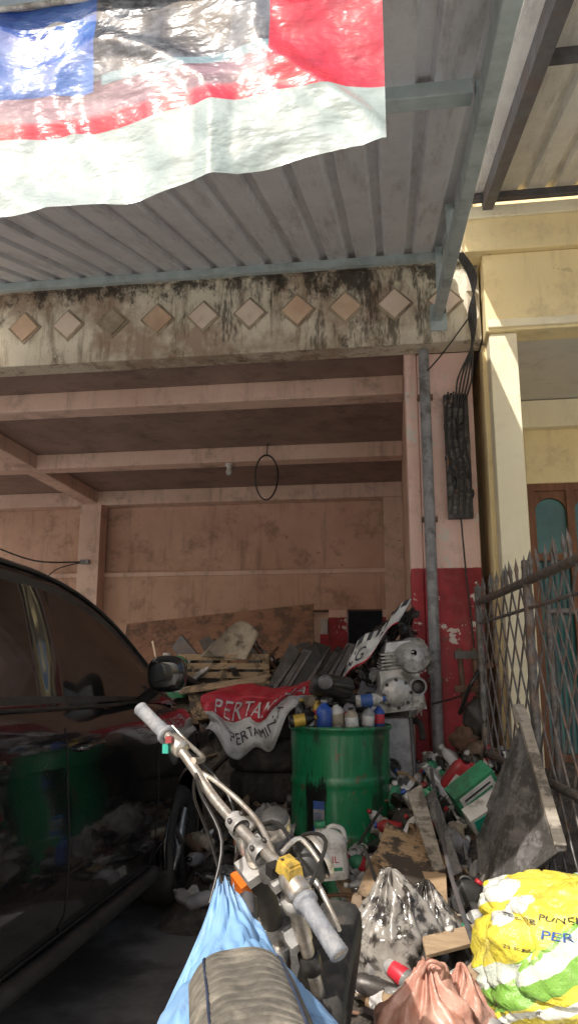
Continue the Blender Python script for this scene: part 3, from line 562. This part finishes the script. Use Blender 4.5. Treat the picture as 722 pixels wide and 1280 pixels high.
# ---------------------------------------------------------------- rubbish pile
def h1(x,y):
    e=sm(-.42,.0,x)*sm(2.25,2.75,y)*sm(5.6,5.3,y); right=.1*sm(.2,.6,x)
    return e*(.2+.38*sm(3.1,5.0,y)+right+.09*nz(x,y,0,4)+.05*nz(x,y,2,11))-.01
A=Acc('rubbish_pile'); mound(A,-.5,1.3,2.2,5.6,h1,'rubble',80,110)
cols=['iron','blackplastic','grayp','white','beige','brownp','castalu','black','red','greenp','whitebag','cardboard','grayp','rust','vinylwhite','brownp','greybag','iron','blackplastic','clearbag','rubber']
for i in range(520):
    y=2.5+2.7*R.random()**.75; x=R.uniform(-.25,.62)+(.0 if y>3 else .1); z=h1(x,y)+R.uniform(.0,.06); k=R.choice(cols); t=R.random(); rot=(R.uniform(-.9,.9),R.uniform(-.9,.9),R.uniform(0,6))
    if x>.25 and 2.9<y<4.2: z-=.10
    if t<.17: bottle(A,(x,y,z),(R.uniform(-1,1),R.uniform(-1,1),R.uniform(0,.6)),R.uniform(.12,.2),R.uniform(.022,.038),k,R.choice(['red','black','white','bluep']),R.choice(['vinylwhite','vinylred','beige',k,k,k]))
    elif t<.27: jug(A,RM((x,y,z),*rot),R.uniform(.09,.14),R.uniform(.05,.07),R.uniform(.14,.2),k,R.choice([None,None,'vinylwhite','beige']),R.choice(['red','black','white']))
    elif t<.5: A.box((x,y,z),(R.uniform(.05,.16),R.uniform(.02,.1),R.uniform(.006,.04)),k,rot=rot,taper=R.uniform(.8,1))
    elif t<.76: crumple(A,(x,y,z+.02),R.uniform(.08,.2),R.uniform(.08,.2),R.choice(['whitebag','cardboard','greybag','vinylwhite','beige','brownp','clearbag','blackplastic','clearbag']),amp=.05,seed=i,rot=rot,n=10)
    elif t<.92:
        p=V((x,y,z)); A.tube([p,p+V((R.uniform(-.15,.15),R.uniform(-.15,.15),R.uniform(0,.1))),p+V((R.uniform(-.2,.2),R.uniform(-.2,.2),R.uniform(-.02,.06)))],R.uniform(.004,.012),R.choice(['black','iron','rust','grayp']),n=6)
    else: A.lathe([(.02,0),(.05,0),(.06,.02),(.05,.05),(.02,.05)],R.choice(['iron','castalu']),(x,y,z),(R.uniform(-1,1),-1,1),n=14)
A.done()
A=Acc('white_oil_jug'); jug(A,RM((-.33,3.78,.33),.05,-.08,.12),.16,.085,.25,'white','vinylwhite','greenp'); A.done()
A=Acc('red_oil_bottle'); jug(A,RM((.26,4.4,.64),.5,.5,.3),.15,.08,.2,'red','vinylwhite','black'); A.done()
A=Acc('oil_carton'); M_=RM((.36,4.15,.66),math.radians(28),math.radians(-35),math.radians(12)); A.box((0,0,0),(.24,.1,.2),'greenp',M=M_); A.box((0,-.052,0),(.2,.003,.16),'vinylwhite',M=M_)
for i in range(5): A.box((0,-.055,-.06+i*.028),(.16,.003,.012),'greenp' if i%2 else 'ink',M=M_)
A.done(bevel=.004)
A=Acc('oil_carton'); M_=RM((.38,3.95,.60),math.radians(40),math.radians(-30),math.radians(10)); A.box((0,0,0),(.18,.08,.12),'white',M=M_); A.box((0,-.042,0),(.15,.003,.09),'teal',M=M_); A.done(bevel=.004)
A=Acc('plywood_scraps')
A.slab([(-.13,3.55,.47),(.12,3.45,.36),(.2,3.75,.44),(-.08,3.9,.56)],.014,'plywood')
A.slab([(-.2,3.45,.36),(.0,3.35,.30),(.02,3.62,.42),(-.14,3.68,.46)],.008,'cardboard')
A.slab([(-.05,3.35,.30),(.16,3.3,.30),(.17,3.55,.42),(.0,3.6,.42)],.008,'cardboard')
A.slab([(.02,3.95,.68),(.12,3.6,.42),(.17,3.62,.42),(.09,4.0,.72)],.012,'woodlight'); A.slab([(.10,3.98,.66),(.2,3.6,.40),(.24,3.6,.42),(.15,4.0,.70)],.012,'woodgrey')
A.slab([(.06,2.75,.36),(.3,2.9,.38),(.29,2.98,.41),(.05,2.83,.39)],.016,'wood'); A.slab([(.1,2.55,.26),(.27,2.75,.36),(.24,2.8,.37),(.07,2.6,.27)],.016,'wood')
A.tube([(.15,4.3,.75),(.17,3.4,.5),(.22,2.6,.38)],.01,'darksteel',n=6); A.tube([(-.1,3.0,.5),(-.16,3.3,.56),(-.2,3.7,.5),(-.1,3.9,.62)],.008,'black',n=6)
A.done(bevel=.002)
A=Acc('clear_plastic_bag'); plasticbag(A,(-.05,2.98,.31),(.17,.15,.19),'clearbag',2); plasticbag(A,(.07,3.1,.30),(.13,.12,.14),'clearbag',12,n=80); A.done()
A=Acc('pink_plastic_bag'); plasticbag(A,(.05,2.5,.23),(.15,.14,.14),'pinkbag',5); plasticbag(A,(.16,2.62,.24),(.1,.1,.1),'pinkbag',15,n=80); A.tube([(.03,2.48,.38),(.06,2.45,.44),(.10,2.47,.42),(.09,2.5,.37)],.006,'pinkbag'); A.done()
A=Acc('printed_sack')
S_c=V((.475,2.36,.51)); SR=(.29,.22,.185); SA=(.13,1.5,7,.72)
A.blob(S_c,SR,'sack',SA[0],SA[1],n=150,seed=SA[2],e=SA[3],crz=.8)
A.done()
def sackpt(u,v):
    ph=math.radians(200+110*u); th=math.radians(95-60*v); return S_c+blobp(th,ph,SR,SA[0],SA[1],SA[2],SA[3],crz=.8)*1.012+V((0,-.001,.001))
sk=bpy.data.objects['printed_sack']
A=Acc('sack_lettering'); A.text('PUNEL',sackpt,'ink',.36,.70,.24,.09); A.text('PER',sackpt,'inkblue',.40,.44,.16,.12); A.text('Meenong',sackpt,'darksteel',.08,.62,.26,.09); A.text('25 kg',sackpt,'ink',.2,.25,.12,.05); A.done(sk)
A=Acc('white_sack'); A.blob((.44,2.2,.22),(.27,.2,.15),'sack2',.12,1.7,n=90,seed=9,e=.8,crz=.8); A.blob((.33,1.95,.16),(.2,.15,.15),'sack2',.12,1.7,n=70,seed=19,e=.8,crz=.8); A.done()
# ---------------------------------------------------------------- weathered board
A=Acc('weathered_tabletop')
a_,b_,c_,d_=V((.545,3.66,1.03)),V((.565,3.12,.62)),V((.325,3.50,.32)),V((.35,3.98,.50))
A.slab([a_,b_,c_,d_],.012,'woodgrey'); nn=(b_-a_).cross(c_-a_).normalized()
def bat(p,q,w,k): 
    p,q=V(p),V(q); d=q-p; Mx=Matrix.Translation((p+q)/2)@d.to_track_quat('Y','Z').to_matrix().to_4x4(); A.box((0,0,0),(w,d.length,w*.8),k,M=Mx)
bat(a_,b_,.045,'woodlight'); bat(b_,c_,.03,'woodgrey'); bat(d_,a_,.03,'woodgrey'); bat(c_,d_,.03,'woodgrey'); bat(a_,a_+V((-.02,.05,.07)),.05,'woodlight')
bat(a_*.75+b_*.25+nn*.01,d_*.75+c_*.25+nn*.01,.012,'darksteel')
A.done(bevel=.004)
# ---------------------------------------------------------------- iron fence
A=Acc('iron_fence')
p0,p1=V((.5,4.95,0)),V((.74,2.6,0)); L=(p1-p0).length; d=(p1-p0).normalized()
def fp(s_,z): q=p0+d*s_; return V((q.x,q.y,z))
def bar(a,b,w,k='fence'): A.tube([a,b],w,k,n=6,curve=False)
bar(fp(-.02,1.68),fp(L,1.68),.022); bar(fp(-.02,.78),fp(L,.78),.02); bar(fp(0,.12),fp(L,.12),.018); bar(fp(0,1.55),fp(L,1.55),.009)
for s_ in (0,1.15,L): bar(fp(s_,0),fp(s_,1.78),.022); 
px_=.17; zz0,zz1=.12,1.66
n_=int(L/px_)+9
for i in range(-9,n_):
    for sgn in (1,-1):
        sa=i*px_; slope=.26/px_
        s0_=sa; s1_=sa+sgn*(zz1-zz0)/slope
        def clipseg(s0_,s1_):
            t0,t1=0,1
            for lim,side in ((0,1),(L,-1)):
                f0=(s0_-lim)*side; f1=(s1_-lim)*side
                if f0<0 and f1<0: return None
                if f0<0: t0=max(t0,f0/(f0-f1))
                elif f1<0: t1=min(t1,f0/(f0-f1))
            return (t0,t1) if t1>t0+.01 else None
        cs=clipseg(s0_,s1_)
        if cs:
            A.tube([fp(s0_+(s1_-s0_)*cs[0],zz0+(zz1-zz0)*cs[0])+V((.004*sgn,0,0)),fp(s0_+(s1_-s0_)*cs[1],zz0+(zz1-zz0)*cs[1])+V((.004*sgn,0,0))],.0052,'fence',n=5,curve=False)
s_=.03
while s_<L:
    A.lathe([(.007,0),(.009,.06),(.013,.075),(.0,.14)],'fence',fp(s_,1.68)+V((R.uniform(-.01,.01),0,0)),(R.uniform(-.1,.1),R.uniform(-.1,.1),1),n=6); s_+=.095
for i in range(20):
    x=.9+i*.16; A.tube([(x,4.7,.1),(x+.35,4.7,1.6)],.006,'fence',n=5,curve=False); A.tube([(x+.35,4.71,.1),(x,4.71,1.6)],.006,'fence',n=5,curve=False)
A.tube([(.85,4.7,1.6),(4.4,4.7,1.6)],.02,'fence',curve=False); A.tube([(.85,4.7,.1),(4.4,4.7,.1)],.02,'fence',curve=False); A.tube([(.87,4.7,0),(.87,4.7,1.65)],.02,'fence',curve=False)
A.done()
# ---------------------------------------------------------------- car
CAR=empty('parked_car'); xc=-2.06
def cat(keys,x):
    for i in range(len(keys)-1):
        if x<=keys[i+1][0] or i==len(keys)-2:
            x0,y0=keys[i];x1,y1=keys[i+1]
            m0=(y1-(keys[i-1][1] if i>0 else y0))/(x1-(keys[i-1][0] if i>0 else x0)); m1=((keys[i+2][1] if i+2<len(keys) else y1)-y0)/((keys[i+2][0] if i+2<len(keys) else x1)-x0)
            t=max(0,min(1,(x-x0)/(x1-x0)));h=x1-x0
            return (2*t**3-3*t*t+1)*y0+(t**3-2*t*t+t)*h*m0+(-2*t**3+3*t*t)*y1+(t**3-t*t)*h*m1
W=[(1.1,.62),(1.2,.76),(1.5,.835),(2.2,.852),(3.5,.852),(4.4,.848),(4.9,.82),(5.15,.74),(5.3,.6),(5.38,.45)]
SH=[(1.1,.98),(1.3,1.13),(1.8,1.14),(2.4,1.125),(3.2,1.11),(3.9,1.105),(4.3,1.07),(4.8,1.0),(5.15,.9),(5.3,.78),(5.38,.66)]
ZB=[(1.1,.4),(1.4,.25),(4.9,.25),(5.2,.22),(5.38,.3)]
A=Acc('body'); ys=[1.1+4.28*i/110 for i in range(111)]; rows=[]
for y in ys:
    w=cat(W,y);sh=cat(SH,y);zb=cat(ZB,y); f=(sh-zb)
    half=[(.0,zb),(w*.8,zb),(w-.055,zb+.01),(w-.03,zb+f*.05),(w-.028,zb+f*.14),(w-.006,zb+f*.2),(w+.002,zb+f*.35),(w+.004,zb+f*.5),(w-.002,zb+f*.62),(w-.012,zb+f*.72),(w-.006,zb+f*.755),(w-.012,zb+f*.86),(w-.026,zb+f*.95),(w-.05,sh),(w-.09,sh+.012),(w*.6,sh+.04),(w*.3,sh+.055),(0,sh+.06)]
    rows.append([(xc+a,y,b) for a,b in half]+[(xc-a,y,b) for a,b in reversed(half[1:-1])])
n=len(rows[0]); vs=[p for r in rows for p in r]; fs=[]
for j in range(len(rows)-1):
    for i in range(n): fs.append((j*n+i,j*n+(i+1)%n,(j+1)*n+(i+1)%n,(j+1)*n+i))
fs.append(tuple(range(n))[::-1]); fs.append(tuple((len(rows)-1)*n+i for i in range(n)))
A.add(vs,fs,'paint',True); body=A.done(CAR)
import bmesh
bm=bmesh.new(); bm.from_mesh(body.data); bmesh.ops.recalc_face_normals(bm,faces=bm.faces); bm.to_mesh(body.data); bm.free()
def cutter(y,z,x0,x1,r):
    bm=bmesh.new(); bmesh.ops.create_cone(bm,cap_ends=True,segments=48,radius1=r,radius2=r,depth=x1-x0,matrix=Matrix.Translation(((x0+x1)/2,y,z))@Matrix.Rotation(math.pi/2,4,'Y'))
    me=bpy.data.meshes.new('cut'); bm.to_mesh(me); bm.free(); me.materials.append(m['blackplastic']); o=bpy.data.objects.new('cut',me); sc.collection.objects.link(o); return o
cuts=[cutter(y,.34,xc+sx*.75-.27,xc+sx*.75+.27,.365) for y in (4.46,1.84) for sx in (1,-1)]
for c in cuts:
    q=body.modifiers.new('b','BOOLEAN'); q.object=c; q.operation='DIFFERENCE'; q.solver='EXACT'
dg=bpy.context.evaluated_depsgraph_get(); me=bpy.data.meshes.new_from_object(body.evaluated_get(dg)); body.modifiers.clear(); body.data=me
for c in cuts: bpy.data.objects.remove(c)
me.polygons.foreach_set('use_smooth',[True]*len(me.polygons))
try:
    me.set_sharp_from_angle(angle=math.radians(35))
except Exception as ex: print(ex)
TOP=[(1.14,1.2),(1.22,1.42),(1.36,1.60),(1.7,1.665),(2.3,1.69),(2.85,1.685),(3.2,1.64),(3.5,1.55),(3.8,1.41),(4.1,1.24),(4.3,1.12)]
A=Acc('greenhouse'); ys=sorted(set([1.14,1.18,1.22,1.28,1.36,1.5,1.7,1.92,1.96]+[1.96+.76*i/10 for i in range(11)]+[2.73,2.86]+[2.86+1.12*i/16 for i in range(17)]+[4.02,4.08,4.15,4.22,4.3]))
rows=[];
for y in ys:
    tp=cat(TOP,y); bl=cat(SH,y)-.005; e=max(bl+.002,tp-.055)
    def wg(z): return .812-(z-1.1)*.27-.06*max(0,(z-1.45))
    r=[]
    for fr in (0,.05,.1,.3,.5,.7,.88,.95,1): z=bl+(e-bl)*fr; r.append((wg(z)+ .012*math.sin(math.pi*fr)-(.008 if .1<=fr<=.88 and (1.96<y<2.73 or 2.86<y<3.98) else 0),z))
    k=min(1,(tp-bl)/.2); r+=[(wg(e)-.03,e+(tp-e)*.5),(wg(e)-.1,e+(tp-e)*.78),(wg(e)*.5,tp-.008),(0,tp)]
    rows.append([(xc+a,y,b) for a,b in r]+[(xc-a,y,b) for a,b in reversed(r[:-1])])
n=len(rows[0]); vs=[p for r in rows for p in r]; fs=[];ks=[]
for j in range(len(rows)-1):
    ym=(ys[j]+ys[j+1])/2
    for i in range(n-1):
        ii=min(i,n-2-i); fs.append((j*n+i,(j+1)*n+i,(j+1)*n+i+1,j*n+i+1)); k='paint'
        if 2<=ii<=5 and (1.96<ym<2.73 or 2.86<ym<3.98): k='glass'
        elif ii in (1,6) and 1.9<ym<4.05: k='blackplastic'
        if ii>=10 and ym>3.36: k='glass'
        ks.append(k)
A.add(vs,fs,ks,True); gh=A.done(CAR)
def sidex(z,y):
    w=cat(W,y);sh=cat(SH,y);zb=cat(ZB,y);f=(z-zb)/(sh-zb)
    prof=[(0,-.05),(.05,-.03),(.14,-.028),(.2,-.006),(.35,.002),(.5,.004),(.62,-.002),(.72,-.012),(.755,-.006),(.86,-.012),(.95,-.026),(1,-.05)]
    for i in range(len(prof)-1):
        if f<=prof[i+1][0]: t=(f-prof[i][0])/(prof[i+1][0]-prof[i][0]); return xc+w+prof[i][1]*(1-t)+prof[i+1][1]*t
    return xc+w-.05
A=Acc('trim')
for y in (2.795,3.93,2.0): A.tube([(sidex(z,y+(.09*(1.1-z) if y<3.5 else -.05*(1.1-z)))+.0005,y+(.09*(1.1-z) if y<3.5 else -.05*(1.1-z)),z) for z in [.33+.08*i for i in range(10)]],.0035,'dark',n=5,curve=False)
A.tube([(sidex(.3,y)+.002,y,.33) for y in (2.3,2.8,3.3,3.85)],.004,'dark',n=5,curve=False)
A.tube([(xc+cat(W,y)-.043,y,cat(SH,y)+.004) for y in [1.95+.1*i for i in range(21)]],.006,'blackplastic',n=6,curve=False)
A.tube([(xc+.812-(cat(TOP,y)-.055-1.1)*.27-.06*max(0,cat(TOP,y)-.055-1.45)+.004,y,cat(TOP,y)-.05) for y in [1.7+.1*i for i in range(24)]],.007,'blackplastic',n=6,curve=False)
for y in (3.0,2.2): 
    x=sidex(.97,y); A.tube([(x-.0,y-.09,.965),(x+.03,y-.07,.972),(x+.032,y+.07,.978),(x,y+.09,.98)],.013,'paint',n=8)
A.tube([(xc+.80,2.3,.28),(xc+.835,2.5,.28),(xc+.835,3.8,.28),(xc+.8,3.98,.28)],.035,'blackplastic')
for y in (4.46,1.84):
    A.tube([(xc+.842,y+.372*math.cos(a),.34+.372*math.sin(a)) for a in [math.radians(-12+204*i/20) for i in range(21)]],.014,'paint',n=8,curve=False)
A.blob((-1.08,3.58,1.245),(.092,.055,.085),'paint',0,1,n=28,e=.72); A.blob((-1.08,3.532,1.245),(.078,.014,.068),'glass',0,1,n=20,e=.7); A.tube([(-1.24,3.72,1.12),(-1.19,3.67,1.15),(-1.13,3.6,1.18)],.028,'blackplastic')
A.blob((xc+.66,5.13,.83),(.14,.16,.09),'alloy',0,1,n=24,e=.8); A.blob((xc-.66,5.13,.83),(.14,.16,.09),'alloy',0,1,n=24,e=.8); A.bx(xc-.4,xc+.4,5.36,5.4,.5,.66,'blackplastic')
A.done(CAR)
A=Acc('wheels')
for y in (4.46,1.84):
    for sx in (1,-1):
        x=xc+sx*.75; tyre(A,(x,y,.315),(sx,0,0),.315,.19)
        A.lathe([(.2,.05),(.195,.07),(.18,.03),(.05,.04),(.03,.07),(0,.07)],['alloy','alloy','iron','alloy','alloy'],(x,y,.315),(sx,0,0),n=30)
        for i in range(5):
            a=i*2*math.pi/5; A.tube([(x+sx*.06,y,.315),(x+sx*.075,y+.19*math.cos(a),.315+.19*math.sin(a))],[.035,.02],'alloy',n=6,curve=False)
A.done(CAR)
# ---------------------------------------------------------------- motorcycle
A=Acc('motorcycle')
bl=[(-.637,1.889,1.164),(-.52,1.796,1.092),(-.455,1.75,1.035),(-.40,1.70,.985),(-.311,1.625,.925),(-.24,1.55,.895),(-.18,1.47,.855),(-.11,1.391,.792)]
A.tube(bl,.0115,'chrome',n=12)
def grip(p,q):
    p,q=V(p),V(q); L_=(q-p).length; pr=[(0,0),(.012,0),(.018,.004)]
    for i in range(24): t=(i+.5)/24; pr.append((.0155+.001*(i%2)+.002*abs(t-.5),.006+t*(L_-.02)))
    pr+=[(.02,L_-.012),(.023,L_-.01),(.023,L_),(.013,L_)]
    A.lathe(pr,'grip',p,q-p,n=18)
L0,L1=V(bl[0]),V(bl[1]); R0,R1=V(bl[7]),V(bl[6])
grip(L0,L0+(L1-L0)*.82); grip(R0,R1)
u_=(L1-L0).normalized(); q=L0+(L1-L0)*.95
A.lathe([(0,0),(.019,0),(.021,.01),(.021,.04),(.016,.045),(0,.045)],'chrome',q,u_,n=14); A.box(q+u_*.03+V((-.018,-.018,.018)),(.014,.018,.014),'red'); A.box(q+u_*.035+V((-.03,-.012,.0)),(.013,.013,.02),'teal')
A.tube([q+u_*.09,q+V((.03,.06,-.02))+u_*.05,q+V((.03,.08,-.025))-u_*.03,q+V((.02,.075,-.01))-u_*.08],[.008,.007,.005,.004],'chrome',n=8)
ur=(R0-R1).normalized(); q=R1-ur*.03
A.lathe([(0,0),(.02,0),(.023,.01),(.023,.05),(.018,.055),(0,.055)],'chrome',q-ur*.03,ur,n=14)
A.box(q+V((-.012,.005,.028)),(.046,.032,.022),'yellowp',rot=(.2,.3,-.8),taper=.85); A.box(q+V((-.012,.005,.041)),(.036,.024,.005),'yellowp',rot=(.2,.3,-.8)); A.box(q+V((-.045,.03,.02)),(.022,.022,.022),'black',rot=(.2,.3,-.8))
for (sx,sy) in ((.013,.004),(-.013,-.004)): A.lathe([(0,0),(.003,0),(.003,.003),(0,.003)],'iron',q+V((-.012+sx,.005+sy,.044)),(0,.2,1),n=8)
A.tube([q+V((.01,.03,.0)),q+V((.03,.045,.0)),q+V((.04,.035,-.02))+ur*.04,q+V((.035,.025,-.02))+ur*.08],[.007,.006,.005,.004],'chrome',n=8)
A.tube([q+V((-.03,.03,.05)),q+V((.0,.06,.07)),q+V((.04,.05,.03))],.005,'chrome')
for pts in ([bl[1],(-.45,1.84,1.03),(-.38,1.80,.95),(-.36,1.75,.8)],[bl[6],(-.15,1.58,.93),(-.22,1.70,.91),(-.30,1.76,.78)],[bl[2],(-.42,1.66,1.0),(-.36,1.6,.92),(-.37,1.55,.82)],[bl[6],(-.2,1.55,.91),(-.27,1.66,.95),(-.36,1.74,.86),(-.35,1.8,.7)],[bl[2],(-.47,1.8,.97),(-.44,1.84,.87),(-.38,1.82,.7)]):
    A.tube(pts,.004,'black',n=7)
A.tube([bl[2],(-.40,1.725,1.015),(-.3,1.65,.955),bl[5]],.006,'chrome',n=8)
ax=V((.091,.619,-.781)).normalized(); ub=(V(bl[6])-V(bl[2])).normalized(); ub=(ub-ax*ub.dot(ax)).normalized(); fw=ub.cross(ax).normalized()
if fw.y<0: fw=-fw
c0=V(bl[4])
Mf=Matrix((( ub.x,fw.x,-ax.x,c0.x),(ub.y,fw.y,-ax.y,c0.y),(ub.z,fw.z,-ax.z,c0.z),(0,0,0,1)))
for x in (-.045,.045):
    A.lathe([(.02,-.016),(.021,-.012),(.021,.012),(.02,.016)],'castalu',(x,0,0),(1,0,0),n=16,M=Mf)
    A.box((x,0,-.012),(.028,.036,.024),'castalu',M=Mf); A.lathe([(0,0),(.013,0),(.015,.05),(.015,.07)],'castalu',(x,0,-.08),(0,0,1),n=12,M=Mf)
    for y in (-.014,.014): A.lathe([(0,0),(.005,0),(.005,.007),(0,.007)],'iron',(x,y,.016),(0,0,1),n=6,M=Mf)
for z,w in ((-.085,.15),(-.27,.16)):
    A.box((0,.02,z),(w,.045,.022),'castalu',M=Mf); A.box((0,.0,z),(.06,.07,.022),'castalu',M=Mf)
for x in (-.082,.082):
    A.lathe([(0,0),(.018,0),(.021,.004),(.021,.026),(.018,.03),(.018,.2)],'chrome',(x,.03,-.05),(0,0,-1),n=16,M=Mf); A.lathe([(.015,0),(.015,.33)],'chrome',(x,.03,-.2),(0,0,-1),n=14,M=Mf)
    A.lathe([(0,0),(.027,0),(.027,.03),(0,.03)],'castalu',(x,.03,-.12),(0,0,-1),n=14,M=Mf); A.lathe([(.018,0),(.024,.005),(.024,.05),(.018,.055)],'black',(x,.03,-.30),(0,0,-1),n=14,M=Mf)
A.lathe([(0,0),(.018,0),(.018,.025),(.012,.035),(0,.035)],'chrome',(0,.0,-.07),(0,0,1),n=12,M=Mf)
A.lathe([(.024,0),(.024,.17)],'iron',(0,.0,-.1),(0,0,-1),n=14,M=Mf)
A.lathe([(0,0),(.028,0),(.032,.01),(.032,.04),(.025,.05),(0,.05)],['castalu','castalu','chrome','blackplastic','blackplastic'],(-.03,.075,-.07),(0,0,1),n=20,M=Mf)
A.blob((0,.11,-.17),(.05,.04,.05),'blackplastic',0,1,n=22,M=Mf); A.lathe([(.05,0),(.052,.01),(.045,.015),(0,.02)],['chrome','chrome','glass'],(0,.135,-.17),(0,1,0),n=22,M=Mf)
A.blob((-.125,.03,-.15),(.028,.024,.024),'orange',0,1,n=16,M=Mf); A.box((-.05,-.025,-.17),(.06,.03,.045),'orange',M=Mf,taper=.8); A.box((-.08,-.02,-.22),(.03,.03,.03),'orange',M=Mf,taper=.7)
wc=V((-.225,2.10,.335)); wa=V((.985,-.03,-.17)).normalized(); tyre(A,wc,wa,.345,.115,n=90,dp=.95)
A.lathe([(.2,-.02),(.205,.0),(.2,.02),(.19,.0),(.2,-.02)],'iron',wc,wa,n=40); A.lathe([(0,-.06),(.035,-.06),(.025,0),(.035,.06),(0,.06)],'iron',wc,wa,n=18)
s1=wa; s2=wa.orthogonal().normalized(); s3=s1.cross(s2)
for sgn in (-1,1):
    top_=Mf@V((.082*sgn,.03,-.46)); A.tube([top_,wc+wa*.075*sgn],.022,'castalu',n=14,curve=False)
for i in range(28):
    a=i*2*math.pi/28; A.tube([wc+s1*(.04 if i%2 else -.04)+(s2*math.cos(a+.3)+s3*math.sin(a+.3))*.03,wc+(s2*math.cos(a)+s3*math.sin(a))*.2],.0018,'iron',n=4,curve=False)
bd=V((.30,-1,0)).normalized(); sd=V((1,.30,0)).normalized()
def cover(u,v):
    v=v*2-1; s=u*.95; base=V((-.335,1.51,0))+bd*s
    w=.02+(.155 if v<0 else .19)*sm(0,.24,u); zc=.872-.065*sm(0,.2,u)-.02*sm(.2,.5,u); dr=.02+(.20 if v<0 else .15)*sm(0,.22,u)
    p=base+sd*(v*w); z=zc-dr*abs(v)**2.3
    z+=.009*math.sin(v*8+u*26)*sm(.3,1,abs(v))+.016*nz(u*12,v*3,3)+.008*nz(u*34,v*10,8)-.012*max(0,1-7*abs(nz(u*9+v*2,v*2.2,6))); p.z=z; return p
A.grid(cover,110,80,'bluecloth')
def seatf(u,v):
    v=v*2-1; s=.20+u*.72; base=V((-.325,1.51,0))+bd*s; w=.078*sm(-.12,.1,u)*(1+.15*u)
    p=base+sd*(v*w); ph=(u*27+.35*math.cos(v*1.8)+.12*nz(u*20,v*2))%1; rib=-.005*math.exp(-((ph-.5)/.10)**2)
    p.z=.829+.01*sm(0,.1,u)-.045*abs(v)**4-.03*(1-sm(0,.07,u))+rib*(1-abs(v)**4)+.005*nz(u*9,v*2,2); return p
A.grid(seatf,480,30,'seat')
for sg in (-1,1): A.tube([V(seatf(t/12,.5+sg*.36))+V((0,0,.001)) for t in range(13)],.002,'darkblue',n=6)
A.blob((-.28,1.36,.60),(.11,.2,.14),'darkblue',0,1,n=24,e=.8)
engine(A,RM((-.24,1.25,.28),0,0,1.6),.9); A.tube([(-.32,1.68,.80),(-.3,1.62,.5),(-.25,1.4,.26),(-.2,1.0,.26),(-.16,.75,.5),(-.14,.6,.70)],.018,'darksteel'); A.tube([(-.32,1.66,.8),(-.2,1.1,.66),(-.06,.45,.70)],.018,'darksteel')
tyre(A,(-.08,.5,.31),(1,.25,0),.31,.11); A.tube([(-.25,1.05,.32),(-.17,.5,.31)],.02,'darksteel',curve=False); A.tube([(-.08,1.05,.32),(.0,.55,.31)],.02,'darksteel',curve=False)
A.lathe([(0,-.08),(.04,-.08),(.03,0),(.04,.08),(0,.08)],'alloy',(-.08,.5,.31),(1,.25,0),n=16); A.lathe([(.19,-.02),(.195,0),(.19,.02)],'alloy',(-.08,.5,.31),(1,.25,0),n=40)
for i in range(20):
    a=i*2*math.pi/20; A.tube([(-.08,.5,.31),(-.08,.5+.19*math.cos(a),.31+.19*math.sin(a))],.002,'chrome',n=4,curve=False)
A.tube([(-.14,1.4,.45),(-.06,1.42,.3),(-.02,1.0,.28),(.06,.6,.45),(.08,.3,.55)],[.018,.018,.02,.04,.045],'rust'); A.tube([(-.36,1.1,.3),(-.45,1.02,.01)],.01,'darksteel',curve=False)
A.done()
# ---------------------------------------------------------------- world, light, camera
w=bpy.data.worlds.new('World'); sc.world=w; w.use_nodes=True; nt=w.node_tree; bg=nt.nodes['Background']; sk=nt.nodes.new('ShaderNodeTexSky'); sk.sky_type='NISHITA'; sk.sun_disc=False
EL=42; AZ=math.radians(-24)   # sun stands behind the viewer, to the left
dirv=V((math.sin(AZ)*math.cos(math.radians(EL)),-math.cos(AZ)*math.cos(math.radians(EL)),math.sin(math.radians(EL))))
sk.sun_elevation=math.radians(EL); sk.sun_rotation=math.atan2(dirv.x,dirv.y); sk.dust_density=5.5; sk.air_density=1.2
nt.links.new(sk.outputs[0],bg.inputs[0]); bg.inputs[1].default_value=.15
sl=bpy.data.lights.new('sun','SUN'); sl.energy=4.6; sl.angle=math.radians(.5); sl.color=(1,.95,.88); so=bpy.data.objects.new('sun',sl); sc.collection.objects.link(so); so.rotation_euler=(dirv).to_track_quat('Z','Y').to_euler()
cd=bpy.data.cameras.new('camera'); co=bpy.data.objects.new('camera',cd); sc.collection.objects.link(co); sc.camera=co
cd.sensor_fit='VERTICAL'; cd.sensor_height=36; cd.lens=27.03; cd.clip_end=1500; cd.clip_start=.02
co.location=(0,0,H0); co.rotation_euler=(math.radians(90+11.8),0,math.radians(8))
sc.view_settings.view_transform='Standard'; sc.view_settings.look='None'; sc.view_settings.exposure=0
